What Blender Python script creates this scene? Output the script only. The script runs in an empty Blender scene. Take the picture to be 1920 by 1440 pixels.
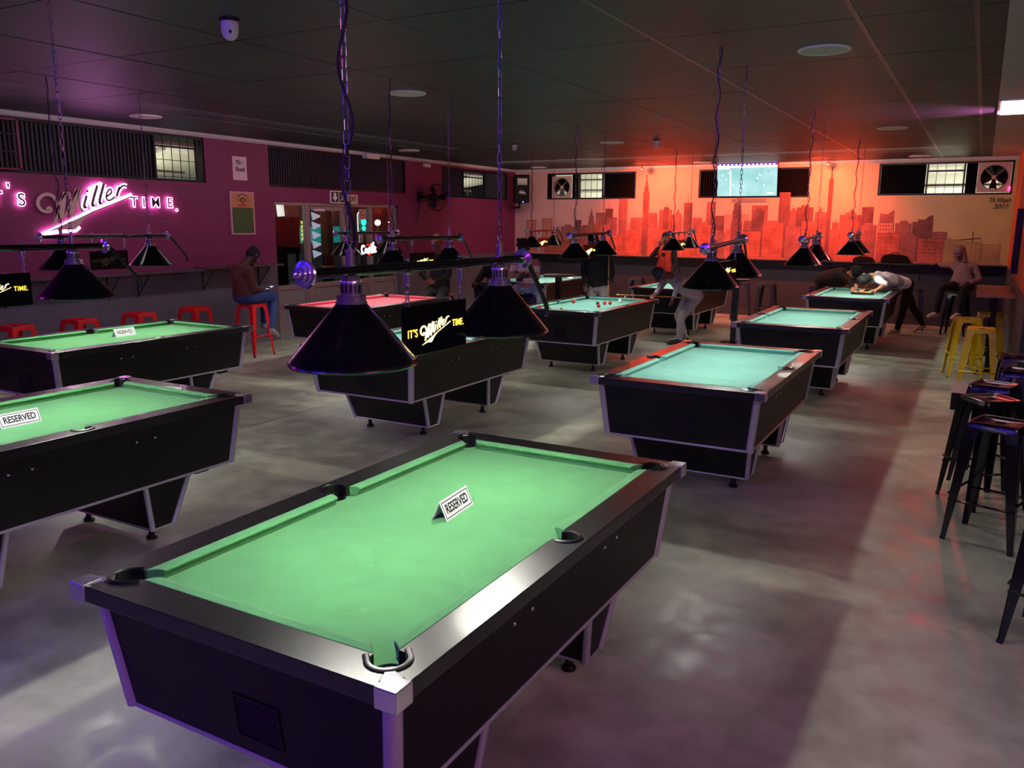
import bpy, bmesh, math, random
from mathutils import Vector, Matrix, Euler
random.seed(7)
PI = math.pi
scene = bpy.context.scene
COL = scene.collection
V = Vector

# ------------------------------------------------------------------ camera
YAW, PITCH, ROLL, FPX, CAMZ = -0.5096, 0.1929, 0.0062, 1552.2, 1.9336
cam_d = bpy.data.cameras.new('camera')
cam = bpy.data.objects.new('camera', cam_d)
COL.objects.link(cam)
fw = V((math.sin(YAW)*math.cos(PITCH), math.cos(YAW)*math.cos(PITCH), -math.sin(PITCH)))
rt = V((math.cos(YAW), -math.sin(YAW), 0))
up = rt.cross(fw)
r2 = rt*math.cos(ROLL) + up*math.sin(ROLL)
u2 = up*math.cos(ROLL) - rt*math.sin(ROLL)
cam.matrix_world = Matrix(((r2.x, u2.x, -fw.x, 0), (r2.y, u2.y, -fw.y, 0), (r2.z, u2.z, -fw.z, CAMZ), (0, 0, 0, 1)))
cam_d.sensor_width = 36
cam_d.lens = FPX/1920*36
cam_d.clip_start = 0.05
scene.camera = cam

# ------------------------------------------------------------------ world, view
world = bpy.data.worlds.new('night')
scene.world = world
world.use_nodes = True
bg = world.node_tree.nodes['Background']
bg.inputs[0].default_value = (0.30, 0.28, 0.38, 1)
bg.inputs[1].default_value = 0.02
vs = scene.view_settings
vs.view_transform = 'Standard'
vs.look = 'None'
vs.exposure = 0.2
vs.gamma = 1.0
vs.use_curve_mapping = False

ROOM_Z = 3.17
# ------------------------------------------------------------------ lights of the room and added fills
def light(name, kind, loc, energy, color=(1, 1, 1), size=0.1, target=None, size_y=None, spot=None, blend=0.5):
    d = bpy.data.lights.new(name, kind)
    d.energy = energy
    d.color = color
    if kind == 'AREA':
        d.size = size
        if size_y:
            d.shape = 'RECTANGLE'; d.size_y = size_y
    else:
        d.shadow_soft_size = size
    if kind == 'SPOT' and spot:
        d.spot_size = spot; d.spot_blend = blend
    o = bpy.data.objects.new(name, d)
    COL.objects.link(o)
    o.location = loc
    if target is not None:
        dv = V(target)-V(loc)
        if abs(dv.y) < 1e-6 and size_y:      # keep the long side of a wall fill along y
            zz = -dv.normalized(); xx = V((0, 1, 0)); yy = zz.cross(xx)
            o.rotation_euler = Matrix(((xx.x, yy.x, zz.x), (xx.y, yy.y, zz.y), (xx.z, yy.z, zz.z))).to_euler()
        else: o.rotation_euler = dv.to_track_quat('-Z', 'Y').to_euler()
    return o

BULB_W = 33.0
light('violet_party_light', 'SPOT', (-2.6, -1.6, 2.95), 85, (0.24, 0.09, 1.0), 0.12, target=(-2.8, 3.2, 1.2), spot=1.6, blend=0.9)
light('violet_party_light', 'SPOT', (0.9, -1.2, 2.95), 26, (0.30, 0.12, 1.0), 0.12, target=(-1.2, 4.0, 0.4), spot=1.7, blend=0.9)
light('red_party_light', 'SPOT', (-6.56, 16.75, 3.06), 430, (1.0, 0.10, 0.035), 0.05, target=(-5.9, 18.0, 2.05), spot=2.45, blend=0.9)
light('red_party_light', 'SPOT', (-2.75, 16.75, 3.06), 390, (1.0, 0.10, 0.035), 0.05, target=(-3.2, 18.0, 2.05), spot=2.45, blend=0.9)
light('red_floor_light', 'SPOT', (-0.25, 12.8, 3.08), 80, (1.0, 0.08, 0.07), 0.06, target=(-1.0, 8.0, 0), spot=1.25, blend=0.9)
light('back_fill', 'AREA', (-4.8, 15.4, 3.12), 95, (1.0, 0.66, 0.58), 8.5, target=(-4.8, 17.6, 1.2), size_y=0.2)  # unseen fill added to brighten the back of the room
light('wall_fill', 'AREA', (-7.9, 8.5, 3.12), 30, (1.0, 0.80, 0.92), 8.0, target=(-9.3, 8.5, 0.6), size_y=0.2)  # unseen fill added to lift the left wall around the sign
light('room_fill', 'AREA', (2.6, 1.5, 3.1), 50, (0.95, 0.93, 0.90), 2.2, target=(-4.0, 7.0, 1.8), size_y=1.2)  # unseen fill added to raise the general ambient level

# ------------------------------------------------------------------ materials
def lin(c):
    return tuple(((x/255)/12.92 if x/255 <= 0.04045 else ((x/255+0.055)/1.055)**2.4) for x in c)
_m = {}
def mat(name, rgb, rough=0.5, metal=0.0, emit=None, strength=0.0, noise=0.0, nscale=8.0, spec=0.5, bump=0.0, coat=0.0, bscale=None):
    if name in _m:
        return _m[name]
    m = bpy.data.materials.new(name)
    m.use_nodes = True
    nt = m.node_tree
    b = nt.nodes['Principled BSDF']
    c = lin(rgb)
    b.inputs['Base Color'].default_value = (*c, 1)
    b.inputs['Roughness'].default_value = rough
    b.inputs['Metallic'].default_value = metal
    b.inputs['Specular IOR Level'].default_value = spec
    if coat:
        b.inputs['Coat Weight'].default_value = coat
    if emit:
        b.inputs['Emission Color'].default_value = (*lin(emit), 1)
        b.inputs['Emission Strength'].default_value = strength
    if noise or bump:
        tc = nt.nodes.new('ShaderNodeTexCoord')
        n = nt.nodes.new('ShaderNodeTexNoise')
        n.inputs['Scale'].default_value = nscale
        n.inputs['Detail'].default_value = 5
        nt.links.new(tc.outputs['Object'], n.inputs['Vector'])
        if noise:
            r = nt.nodes.new('ShaderNodeMapRange')
            r.inputs['From Min'].default_value = 0.25
            r.inputs['From Max'].default_value = 0.75
            r.inputs['To Min'].default_value = 1-noise
            r.inputs['To Max'].default_value = 1+noise
            nt.links.new(n.outputs['Fac'], r.inputs['Value'])
            mx = nt.nodes.new('ShaderNodeVectorMath')
            mx.operation = 'MULTIPLY'
            mx.inputs[0].default_value = c
            nt.links.new(r.outputs[0], mx.inputs[1])
            nt.links.new(mx.outputs[0], b.inputs['Base Color'])
        if bump:
            n2 = nt.nodes.new('ShaderNodeTexNoise')
            n2.inputs['Scale'].default_value = bscale or nscale*6
            nt.links.new(tc.outputs['Object'], n2.inputs['Vector'])
            bp = nt.nodes.new('ShaderNodeBump')
            bp.inputs['Strength'].default_value = bump
            bp.inputs['Distance'].default_value = 0.01
            nt.links.new(n2.outputs['Fac'], bp.inputs['Height'])
            nt.links.new(bp.outputs[0], b.inputs['Normal'])
    _m[name] = m
    return m

def floor_material():
    m = bpy.data.materials.new('polished_concrete')
    m.use_nodes = True
    nt = m.node_tree; L = nt.links.new
    b = nt.nodes['Principled BSDF']
    tc = nt.nodes.new('ShaderNodeTexCoord')
    def noise(scale, detail, dist=0.0):
        n = nt.nodes.new('ShaderNodeTexNoise')
        n.inputs['Scale'].default_value = scale; n.inputs['Detail'].default_value = detail
        n.inputs['Distortion'].default_value = dist
        L(tc.outputs['Object'], n.inputs['Vector'])
        return n
    n1 = noise(0.9, 6, 0.6); n2 = noise(5.5, 8, 0.3); n3 = noise(60, 3)
    r1 = nt.nodes.new('ShaderNodeValToRGB')
    r1.color_ramp.elements[0].position = 0.30; r1.color_ramp.elements[0].color = (*lin((112, 111, 99)), 1)
    r1.color_ramp.elements[1].position = 0.72; r1.color_ramp.elements[1].color = (*lin((188, 190, 164)), 1)
    L(n1.outputs['Fac'], r1.inputs['Fac'])
    r2_ = nt.nodes.new('ShaderNodeMapRange')
    r2_.inputs['From Min'].default_value = 0.3; r2_.inputs['From Max'].default_value = 0.7
    r2_.inputs['To Min'].default_value = 0.74; r2_.inputs['To Max'].default_value = 1.2
    L(n2.outputs['Fac'], r2_.inputs['Value'])
    mul = nt.nodes.new('ShaderNodeVectorMath'); mul.operation = 'MULTIPLY'
    L(r1.outputs['Color'], mul.inputs[0]); L(r2_.outputs[0], mul.inputs[1])
    # pale flecks where the surface has chipped
    sp = nt.nodes.new('ShaderNodeMapRange')
    sp.inputs['From Min'].default_value = 0.66; sp.inputs['From Max'].default_value = 0.74
    sp.inputs['To Min'].default_value = 0.0; sp.inputs['To Max'].default_value = 0.0
    n4 = noise(9, 10, 1.2)
    L(n4.outputs['Fac'], sp.inputs['Value'])
    mx = nt.nodes.new('ShaderNodeMix'); mx.data_type = 'RGBA'
    L(sp.outputs[0], mx.inputs['Factor']); L(mul.outputs[0], mx.inputs['A'])
    mx.inputs['B'].default_value = (*lin((185, 182, 176)), 1)
    L(mx.outputs['Result'], b.inputs['Base Color'])
    rr = nt.nodes.new('ShaderNodeMapRange')
    rr.inputs['From Min'].default_value = 0.3; rr.inputs['From Max'].default_value = 0.7
    rr.inputs['To Min'].default_value = 0.30; rr.inputs['To Max'].default_value = 0.60
    L(n2.outputs['Fac'], rr.inputs['Value']); L(rr.outputs[0], b.inputs['Roughness'])
    bp = nt.nodes.new('ShaderNodeBump'); bp.inputs['Strength'].default_value = 0.08; bp.inputs['Distance'].default_value = 0.002
    L(n3.outputs['Fac'], bp.inputs['Height']); L(bp.outputs[0], b.inputs['Normal'])
    b.inputs['Specular IOR Level'].default_value = 0.35
    return m

def painted_wall(name, up_rgb, low_rgb, zline, rough=0.6):
    m = bpy.data.materials.new(name)
    m.use_nodes = True
    nt = m.node_tree; L = nt.links.new
    b = nt.nodes['Principled BSDF']
    tc = nt.nodes.new('ShaderNodeTexCoord'); sx = nt.nodes.new('ShaderNodeSeparateXYZ')
    L(tc.outputs['Object'], sx.inputs[0])
    gt = nt.nodes.new('ShaderNodeMath'); gt.operation = 'GREATER_THAN'; gt.inputs[1].default_value = zline
    L(sx.outputs['Z'], gt.inputs[0])
    n = nt.nodes.new('ShaderNodeTexNoise'); n.inputs['Scale'].default_value = 2.5; n.inputs['Detail'].default_value = 6
    L(tc.outputs['Object'], n.inputs['Vector'])
    mr = nt.nodes.new('ShaderNodeMapRange'); mr.inputs['To Min'].default_value = 0.8; mr.inputs['To Max'].default_value = 1.2
    L(n.outputs['Fac'], mr.inputs['Value'])
    mx = nt.nodes.new('ShaderNodeMix'); mx.data_type = 'RGBA'
    mx.inputs['A'].default_value = (*lin(low_rgb), 1); mx.inputs['B'].default_value = (*lin(up_rgb), 1)
    L(gt.outputs[0], mx.inputs['Factor'])
    vm = nt.nodes.new('ShaderNodeVectorMath'); vm.operation = 'MULTIPLY'
    L(mx.outputs['Result'], vm.inputs[0]); L(mr.outputs[0], vm.inputs[1])
    L(vm.outputs[0], b.inputs['Base Color'])
    b.inputs['Roughness'].default_value = rough
    return m

def cloth_material(name, rgb):
    m = bpy.data.materials.new(name)
    m.use_nodes = True
    nt = m.node_tree; L = nt.links.new
    b = nt.nodes['Principled BSDF']
    tc = nt.nodes.new('ShaderNodeTexCoord')
    n = nt.nodes.new('ShaderNodeTexNoise'); n.inputs['Scale'].default_value = 3.2; n.inputs['Detail'].default_value = 9; n.inputs['Distortion'].default_value = 1.4
    L(tc.outputs['Object'], n.inputs['Vector'])
    mr = nt.nodes.new('ShaderNodeMapRange'); mr.inputs['From Min'].default_value = 0.3; mr.inputs['From Max'].default_value = 0.7
    mr.inputs['To Min'].default_value = 0.9; mr.inputs['To Max'].default_value = 1.12
    L(n.outputs['Fac'], mr.inputs['Value'])
    # faint chalk scuffs
    w = nt.nodes.new('ShaderNodeTexVoronoi'); w.feature = 'DISTANCE_TO_EDGE'; w.inputs['Scale'].default_value = 7.5
    n2 = nt.nodes.new('ShaderNodeTexNoise'); n2.inputs['Scale'].default_value = 1.7; n2.inputs['Detail'].default_value = 3
    L(tc.outputs['Object'], n2.inputs['Vector']); L(n2.outputs['Color'], w.inputs['Vector'])
    cr = nt.nodes.new('ShaderNodeMapRange'); cr.inputs['From Min'].default_value = 0.0; cr.inputs['From Max'].default_value = 0.006
    cr.inputs['To Min'].default_value = 0.05; cr.inputs['To Max'].default_value = 0.0
    L(w.outputs['Distance'], cr.inputs['Value'])
    vm = nt.nodes.new('ShaderNodeVectorMath'); vm.operation = 'MULTIPLY'; vm.inputs[0].default_value = lin(rgb)
    L(mr.outputs[0], vm.inputs[1])
    mx = nt.nodes.new('ShaderNodeMix'); mx.data_type = 'RGBA'
    L(cr.outputs[0], mx.inputs['Factor']); L(vm.outputs[0], mx.inputs['A']); mx.inputs['B'].default_value = (0.75, 0.85, 0.78, 1)
    L(mx.outputs['Result'], b.inputs['Base Color'])
    b.inputs['Roughness'].default_value = 0.95
    b.inputs['Specular IOR Level'].default_value = 0.12
    b.inputs['Sheen Weight'].default_value = 0.15
    return m

M = dict(
    black_lam=mat('black_laminate', (13, 12, 13), 0.45, noise=0.15, nscale=30, spec=0.3),
    rail=mat('black_rail_laminate', (17, 17, 18), 0.33, noise=0.12, nscale=14, spec=0.7, coat=0.15),
    rubber=mat('black_rubber', (10, 10, 11), 0.35),
    hole=mat('pocket_dark', (5, 5, 5), 0.9),
    alu=mat('aluminium_trim', (196, 194, 198), 0.38, 0.5),
    chrome=mat('chrome', (232, 228, 236), 0.17, 0.9),
    lampblack=mat('lamp_black_enamel', (12, 12, 13), 0.22, noise=0.1, nscale=5, coat=0.3),
    lampwhite=mat('lamp_white_lining', (235, 235, 230), 0.6),
    bulb=mat('bulb_glass', (255, 255, 255), 0.3, emit=(255, 250, 240), strength=6),
    steelchain=mat('chain_steel', (120, 115, 120), 0.3, 1.0),
    cable=mat('black_cable', (14, 13, 16), 0.5),
    signblack=mat('sign_black_acrylic', (8, 8, 9), 0.18),
    signyellow=mat('sign_lit_yellow', (255, 220, 90), 0.5, emit=(255, 205, 60), strength=2.2),
    signcore=mat('sign_lit_core', (255, 250, 210), 0.5, emit=(255, 232, 140), strength=3.2),
    signdull=mat('sign_unlit_brown', (120, 95, 55), 0.5),
    signred=mat('sign_lit_red', (255, 40, 30), 0.5, emit=(255, 30, 20), strength=3),
    signwhite=mat('sign_lit_white', (255, 255, 255), 0.5, emit=(255, 250, 250), strength=6),
    neon=mat('neon_pink_white', (255, 235, 255), 0.4, emit=(255, 165, 245), strength=9),
    letter=mat('grey_letter_metal', (104, 88, 92), 0.6, 0.0, noise=0.15, nscale=6),
    lettered=mat('grey_letter_lit', (212, 184, 172), 0.5, 0.2, noise=0.15, nscale=6),  # paler copy of the letter grey: room light put into the colour
    redpaint=mat('red_stool_paint', (205, 22, 26), 0.32, noise=0.08, nscale=10),
    yellowpaint=mat('yellow_stool_paint', (228, 196, 6), 0.35, noise=0.08, nscale=10),
    blackpaint=mat('black_stool_paint', (12, 11, 12), 0.2, noise=0.1, nscale=10),
    greypaint=mat('dark_grey_stool_paint', (34, 34, 38), 0.3, noise=0.1, nscale=10),
    white=mat('white_plastic', (222, 218, 210), 0.45, noise=0.05, nscale=20),
    card=mat('white_card', (240, 240, 240), 0.4),
    ink=mat('black_ink', (10, 10, 10), 0.5),
    darkmetal=mat('dark_window_frame', (22, 21, 22), 0.4, 0.5),
    curtain=mat('black_sheet_slats', (11, 10, 11), 0.5, noise=0.3, nscale=6),
    cornice=mat('cornice_white', (205, 200, 200), 0.5, noise=0.05),
    glass=None,
)
g = bpy.data.materials.new('clear_glass'); g.use_nodes = True
gb = g.node_tree.nodes['Principled BSDF']
gb.inputs['Transmission Weight'].default_value = 1.0; gb.inputs['Roughness'].default_value = 0.0; gb.inputs['IOR'].default_value = 1.22
gb.inputs['Base Color'].default_value = (0.92, 0.97, 0.97, 1)
M['glass'] = g

# ------------------------------------------------------------------ mesh helpers
class MB:
    def __init__(s):
        s.bm = bmesh.new(); s.mats = []
    def mi(s, m):
        if m not in s.mats: s.mats.append(m)
        return s.mats.index(m)
    def faces(s, vs_, fs, m, smooth=False):
        i = s.mi(m)
        vv = [s.bm.verts.new(v) for v in vs_]
        for f in fs:
            try:
                F = s.bm.faces.new([vv[k] for k in f])
                F.material_index = i; F.smooth = smooth
            except ValueError:
                pass
        return vv
    def hexa(s, b4, t4, m):   # bottom loop ccw from above, top loop
        s.faces(list(b4)+list(t4), [(3, 2, 1, 0), (4, 5, 6, 7), (0, 1, 5, 4), (1, 2, 6, 5), (2, 3, 7, 6), (3, 0, 4, 7)], m)
        return s
    def box(s, x0, x1, y0, y1, z0, z1, m):
        return s.hexa([(x0, y0, z0), (x1, y0, z0), (x1, y1, z0), (x0, y1, z0)], [(x0, y0, z1), (x1, y0, z1), (x1, y1, z1), (x0, y1, z1)], m)
    def obox(s, c, hx, hy, hz, rot, m):
        c = V(c); R = rot.to_matrix() if hasattr(rot, 'to_matrix') else rot
        P = lambda a, b_, d: c + R @ V((a*hx, b_*hy, d*hz))
        return s.hexa([P(-1, -1, -1), P(1, -1, -1), P(1, 1, -1), P(-1, 1, -1)], [P(-1, -1, 1), P(1, -1, 1), P(1, 1, 1), P(-1, 1, 1)], m)
    def tube(s, pts, r, m, n=8, closed=False, flat=None):
        pts = [V(p) for p in pts]; N = len(pts)
        rs = r if isinstance(r, (list, tuple)) else [r]*N
        i = s.mi(m); rings = []; prev = None
        for k, p in enumerate(pts):
            if closed: t = pts[(k+1) % N]-pts[k-1]
            else: t = pts[min(k+1, N-1)]-pts[max(k-1, 0)]
            t.normalize()
            if prev is None:
                a = V((0, 0, 1)) if abs(t.z) < 0.9 else V((1, 0, 0))
                u = t.cross(a).normalized()
            else:
                u = (prev-t*prev.dot(t))
                u = u.normalized() if u.length > 1e-6 else t.cross(V((0, 0, 1))).normalized()
            w = t.cross(u); prev = u
            rings.append([s.bm.verts.new(p+(u*math.cos(2*PI*j/n)+w*math.sin(2*PI*j/n))*rs[k]) for j in range(n)])
        rng = range(N) if closed else range(N-1)
        for k in rng:
            a, b_ = rings[k], rings[(k+1) % N]
            for j in range(n):
                f = s.bm.faces.new((a[j], a[(j+1) % n], b_[(j+1) % n], b_[j])); f.material_index = i; f.smooth = n > 5
        if not closed:
            f = s.bm.faces.new(rings[0][::-1]); f.material_index = i
            f = s.bm.faces.new(rings[-1]); f.material_index = i
        return s
    def lathe(s, prof, m, o=(0, 0, 0), axis='z', n=32, cap=True, sm=True):
        i = s.mi(m); o = V(o); rings = []
        def at(r, h, a):
            x, y = r*math.cos(a), r*math.sin(a)
            return o+{'z': V((x, y, h)), 'y': V((x, h, -y)), 'x': V((h, x, y))}[axis]
        for r, h in prof:
            rings.append([s.bm.verts.new(at(max(r, 1e-4), h, 2*PI*j/n)) for j in range(n)])
        for a, b_ in zip(rings, rings[1:]):
            for j in range(n):
                f = s.bm.faces.new((a[j], a[(j+1) % n], b_[(j+1) % n], b_[j])); f.material_index = i; f.smooth = sm
        if cap:
            for q in (rings[0][::-1], rings[-1]):
                f = s.bm.faces.new(q); f.material_index = i
        return s
    def prism(s, poly, z0, z1, m, T=None):   # polygon in xy extruded in z, then T
        T = T or Matrix.Identity(4); n = len(poly)
        vs_ = [T @ V((x, y, z0)) for x, y in poly]+[T @ V((x, y, z1)) for x, y in poly]
        s.faces(vs_, [tuple(range(n))[::-1], tuple(range(n, 2*n))]+[(k, (k+1) % n, n+(k+1) % n, n+k) for k in range(n)], m)
        return s
    def sphere(s, c, r, m, n=16, sc=(1, 1, 1)):
        i = s.mi(m)
        ret = bmesh.ops.create_uvsphere(s.bm, u_segments=n, v_segments=max(6, n//2), radius=r, matrix=Matrix.Translation(V(c)) @ Matrix.Diagonal((*sc, 1)))
        for v in ret['verts']:
            for f in v.link_faces: f.material_index = i; f.smooth = True
        return s
    def ribbon(s, pts, w, d0, d1, m, T):  # flat stroke in the xy plane of T
        P = [V((x, y)) for x, y in pts]; L_ = []; R_ = []
        ws = w if isinstance(w, (list, tuple)) else [w]*len(P)
        for k in range(len(P)):
            t = (P[min(k+1, len(P)-1)]-P[max(k-1, 0)]).normalized(); nn = V((-t.y, t.x))*ws[k]/2
            L_.append(P[k]+nn); R_.append(P[k]-nn)
        for k in range(len(P)-1):
            q = [L_[k], R_[k], R_[k+1], L_[k+1]]
            s.prism([(a.x, a.y) for a in q], d0, d1, m, T)
        return s
    def build(s, name, parent=None, bevel=0, seg=2, fix=True, mods=None):
        if fix: bmesh.ops.recalc_face_normals(s.bm, faces=s.bm.faces)
        for e_ in s.bm.edges:
            if len(e_.link_faces) == 2 and e_.calc_face_angle(0) > 0.62: e_.smooth = False
        me = bpy.data.meshes.new(name); s.bm.to_mesh(me); s.bm.free()
        for m in s.mats: me.materials.append(m)
        o = bpy.data.objects.new(name, me); COL.objects.link(o)
        if parent: o.parent = parent
        if bevel:
            b = o.modifiers.new('b', 'BEVEL'); b.width = bevel; b.segments = seg; b.limit_method = 'ANGLE'; b.angle_limit = 0.7
            b.harden_normals = False
        return o

def bake(o):
    bpy.context.view_layer.update()
    dg = bpy.context.evaluated_depsgraph_get()
    me = bpy.data.meshes.new_from_object(o.evaluated_get(dg))
    old = o.data
    o.modifiers.clear(); o.data = me
    me.name = old.name
    return o

def smoothen(pts, it=2):
    for _ in range(it):
        q = [pts[0]]
        for a, b_ in zip(pts, pts[1:]):
            q.append(tuple(x*.75+y*.25 for x, y in zip(a, b_))); q.append(tuple(x*.25+y*.75 for x, y in zip(a, b_)))
        q.append(pts[-1]); pts = q
    return pts

def tag(o, label, cat, group=None, kind=None):
    o['label'] = label; o['category'] = cat
    if group: o['group'] = group
    if kind: o['kind'] = kind
    return o
def struct(o):
    o['kind'] = 'structure'; return o
def thing(name, label, cat, loc=(0, 0, 0), rz=0, group=None):
    o = bpy.data.objects.new(name, None); COL.objects.link(o); o.empty_display_size = 0.1
    o.location = loc; o.rotation_euler = (0, 0, rz)
    return tag(o, label, cat, group)
def kids(o):
    return [c for c in COL.objects if c.parent == o]
def copy_tree(o, parent=None):
    c = o.copy(); COL.objects.link(c); c.parent = parent
    for ch in kids(o): copy_tree(ch, c)
    return c

def text_mesh(name, body, size, m, T, parent=None, extr=0.001, align='CENTER', shear=0, bold=0, spacing=1.0):
    cu = bpy.data.curves.new(name, 'FONT'); cu.body = body; cu.size = size; cu.extrude = extr
    cu.align_x = align; cu.align_y = 'CENTER'; cu.shear = shear; cu.offset = bold; cu.space_character = spacing
    t = bpy.data.objects.new(name+'_tmp', cu); COL.objects.link(t)
    bpy.context.view_layer.update()
    me = bpy.data.meshes.new_from_object(t.evaluated_get(bpy.context.evaluated_depsgraph_get()))
    COL.objects.unlink(t); bpy.data.objects.remove(t)
    me.transform(T); me.materials.clear(); me.materials.append(m); me.name = name
    o = bpy.data.objects.new(name, me); COL.objects.link(o)
    if parent: o.parent = parent
    return o
# text/sign plane frames: local x -> reading direction, local y -> up, local z -> towards viewer
def frame(o, xdir, ydir):
    x = V(xdir).normalized(); y = V(ydir).normalized(); z = x.cross(y)
    return Matrix(((x.x, y.x, z.x, o[0]), (x.y, y.y, z.y, o[1]), (x.z, y.z, z.z, o[2]), (0, 0, 0, 1)))

# ================================================================== SETTING
mfloor = floor_material()
struct(MB().box(-10.0, 4.0, -3.0, 18.0, -0.1, 0.0, mfloor).build('floor'))

def wall_cells(mb, plane, th, a0, a1, z0, z1, holes, m):
    """plane: ('x', value) or ('y', value); the wall is th thick going outwards"""
    A = sorted({a0, a1, *[h[0] for h in holes], *[h[1] for h in holes]})
    Z = sorted({z0, z1, *[h[2] for h in holes], *[h[3] for h in holes]})
    for i in range(len(A)-1):
        for j in range(len(Z)-1):
            ca, cz = (A[i]+A[i+1])/2, (Z[j]+Z[j+1])/2
            if any(h[0] < ca < h[1] and h[2] < cz < h[3] for h in holes): continue
            lo, hi = sorted((plane[1], plane[1]+th))
            if plane[0] == 'x': mb.box(lo, hi, A[i], A[i+1], Z[j], Z[j+1], m)
            else: mb.box(A[i], A[i+1], lo, hi, Z[j], Z[j+1], m)

mleft = painted_wall('maroon_over_grey', (124, 40, 84), (96, 94, 104), 1.22)
mb = MB()
WL = [(5.0, 8.68, 2.47, 3.11), (9.93, 13.57, 2.47, 3.11), (14.83, 17.62, 2.45, 3.07)]
wall_cells(mb, ('x', -10.0), -0.22, -3.0, 18.2, 0, ROOM_Z+0.1, WL+[(10.02, 13.30, 0, 2.25)], mleft)
struct(mb.build('wall_left'))
mback = painted_wall('wash_over_grey', (206, 160, 140), (46, 48, 56), 1.20)
_nt = mback.node_tree
_mx = [n for n in _nt.nodes if n.type == 'MIX'][0]; _sx = [n for n in _nt.nodes if n.type == 'SEPXYZ'][0]
_mr = _nt.nodes.new('ShaderNodeMapRange'); _mr.inputs['From Min'].default_value = -10; _mr.inputs['From Max'].default_value = .4
_nt.links.new(_sx.outputs['X'], _mr.inputs['Value'])
_rp = _nt.nodes.new('ShaderNodeValToRGB'); _e = _rp.color_ramp.elements
_e[0].position = 0; _e[0].color = (*lin((216, 168, 166)), 1); _e[1].position = 1; _e[1].color = (*lin((190, 176, 104)), 1)
_q = _e.new(.3); _q.color = (*lin((222, 150, 132)), 1); _q = _e.new(.8); _q.color = (*lin((216, 168, 130)), 1)
_nt.links.new(_mr.outputs[0], _rp.inputs['Fac']); _nt.links.new(_rp.outputs['Color'], _mx.inputs[7])
WB = [(-9.14, -6.91, 2.47, 3.07), (-5.47, -3.18, 2.47, 3.07), (-1.89, 0.38, 2.49, 3.10)]
mb = MB()
wall_cells(mb, ('y', 18.0), 0.22, -10.0, 0.44, 0, ROOM_Z+0.1, WB, mback)
struct(mb.build('wall_back'))
mright = painted_wall('orange_over_grey', (228, 82, 26), (62, 58, 62), 1.20)
struct(MB().box(0.44, 0.62, 9.9, 18.2, 0, ROOM_Z+0.1, mright).build('wall_right'))
mplain = mat('dim_plaster', (86, 80, 84), 0.7, noise=0.1, nscale=2)
struct(MB().box(-10.2, 4.2, -3.2, -3.0, 0, ROOM_Z+0.1, mplain).build('wall_rear'))
struct(MB().box(4.0, 4.2, -3.0, 10.0, 0, ROOM_Z+0.1, mplain).build('wall_service'))
struct(MB().box(0.62, 4.2, 9.9, 10.1, 0, ROOM_Z+0.1, mplain).build('wall_alcove'))

# ceiling: dark painted tiles with open joints and cover strips
mceil = mat('dark_ceiling_tile', (58, 66, 68), 0.5, noise=0.18, nscale=1.4, spec=0.35, bump=0.15, bscale=0.9)
mjoint = mat('ceiling_joint_dark', (14, 14, 15), 0.8)
mstrip = mat('ceiling_strip_grey', (88, 84, 86), 0.4, noise=0.2, nscale=3)
mb = MB()
mb.box(-10.0, 0.0, -3.0, 18.0, ROOM_Z+0.012, ROOM_Z+0.1, mjoint)
xs = [-10.0]+[-0.8-1.3*k for k in range(7, -1, -1)]+[-0.16, 0.0]
ys = [-3.0]+[5.72+1.3*k for k in range(-6, 10)]+[18.0]
xs = sorted(set([x for x in xs if x >= -10])); ys = sorted(set([y for y in ys if -3 <= y <= 18]))
for a, b_ in zip(xs, xs[1:]):
    for c, d in zip(ys, ys[1:]):
        dz = random.uniform(-0.0012, 0.0012)
        mb.box(a+0.002, b_-0.002, c+0.006, d-0.006, ROOM_Z+dz, ROOM_Z+0.012, mceil)
for x in xs[1:-1]:
    mb.box(x-0.016, x+0.016, -3.0, 18.0, ROOM_Z-0.003, ROOM_Z+0.004, mstrip if x > -2.5 else mceil)
struct(mb.build('ceiling'))
struct(MB().box(0.0, 4.2, -3.0, 18.0, ROOM_Z-0.006, ROOM_Z+0.1, mat('pale_ceiling_plaster', (196, 178, 176), 0.55, noise=0.05)).build('ceiling'))
mb = MB()
mb.prism([(0, 0), (0.06, 0), (0.045, -0.03), (0.018, -0.055), (0, -0.06)], -3.0, 18.0, M['cornice'], Matrix(((1, 0, 0, -10.0), (0, 0, 1, 0), (0, 1, 0, ROOM_Z), (0, 0, 0, 1))))
struct(mb.build('trim_1'))
mb = MB()
mb.prism([(0, 0), (0.06, 0), (0.045, -0.03), (0.018, -0.055), (0, -0.06)], -10.0, 0.44, M['cornice'], Matrix(((0, 0, 1, 0), (-1, 0, 0, 18.0), (0, 1, 0, ROOM_Z), (0, 0, 0, 1))))
struct(mb.build('trim_2'))

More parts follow.
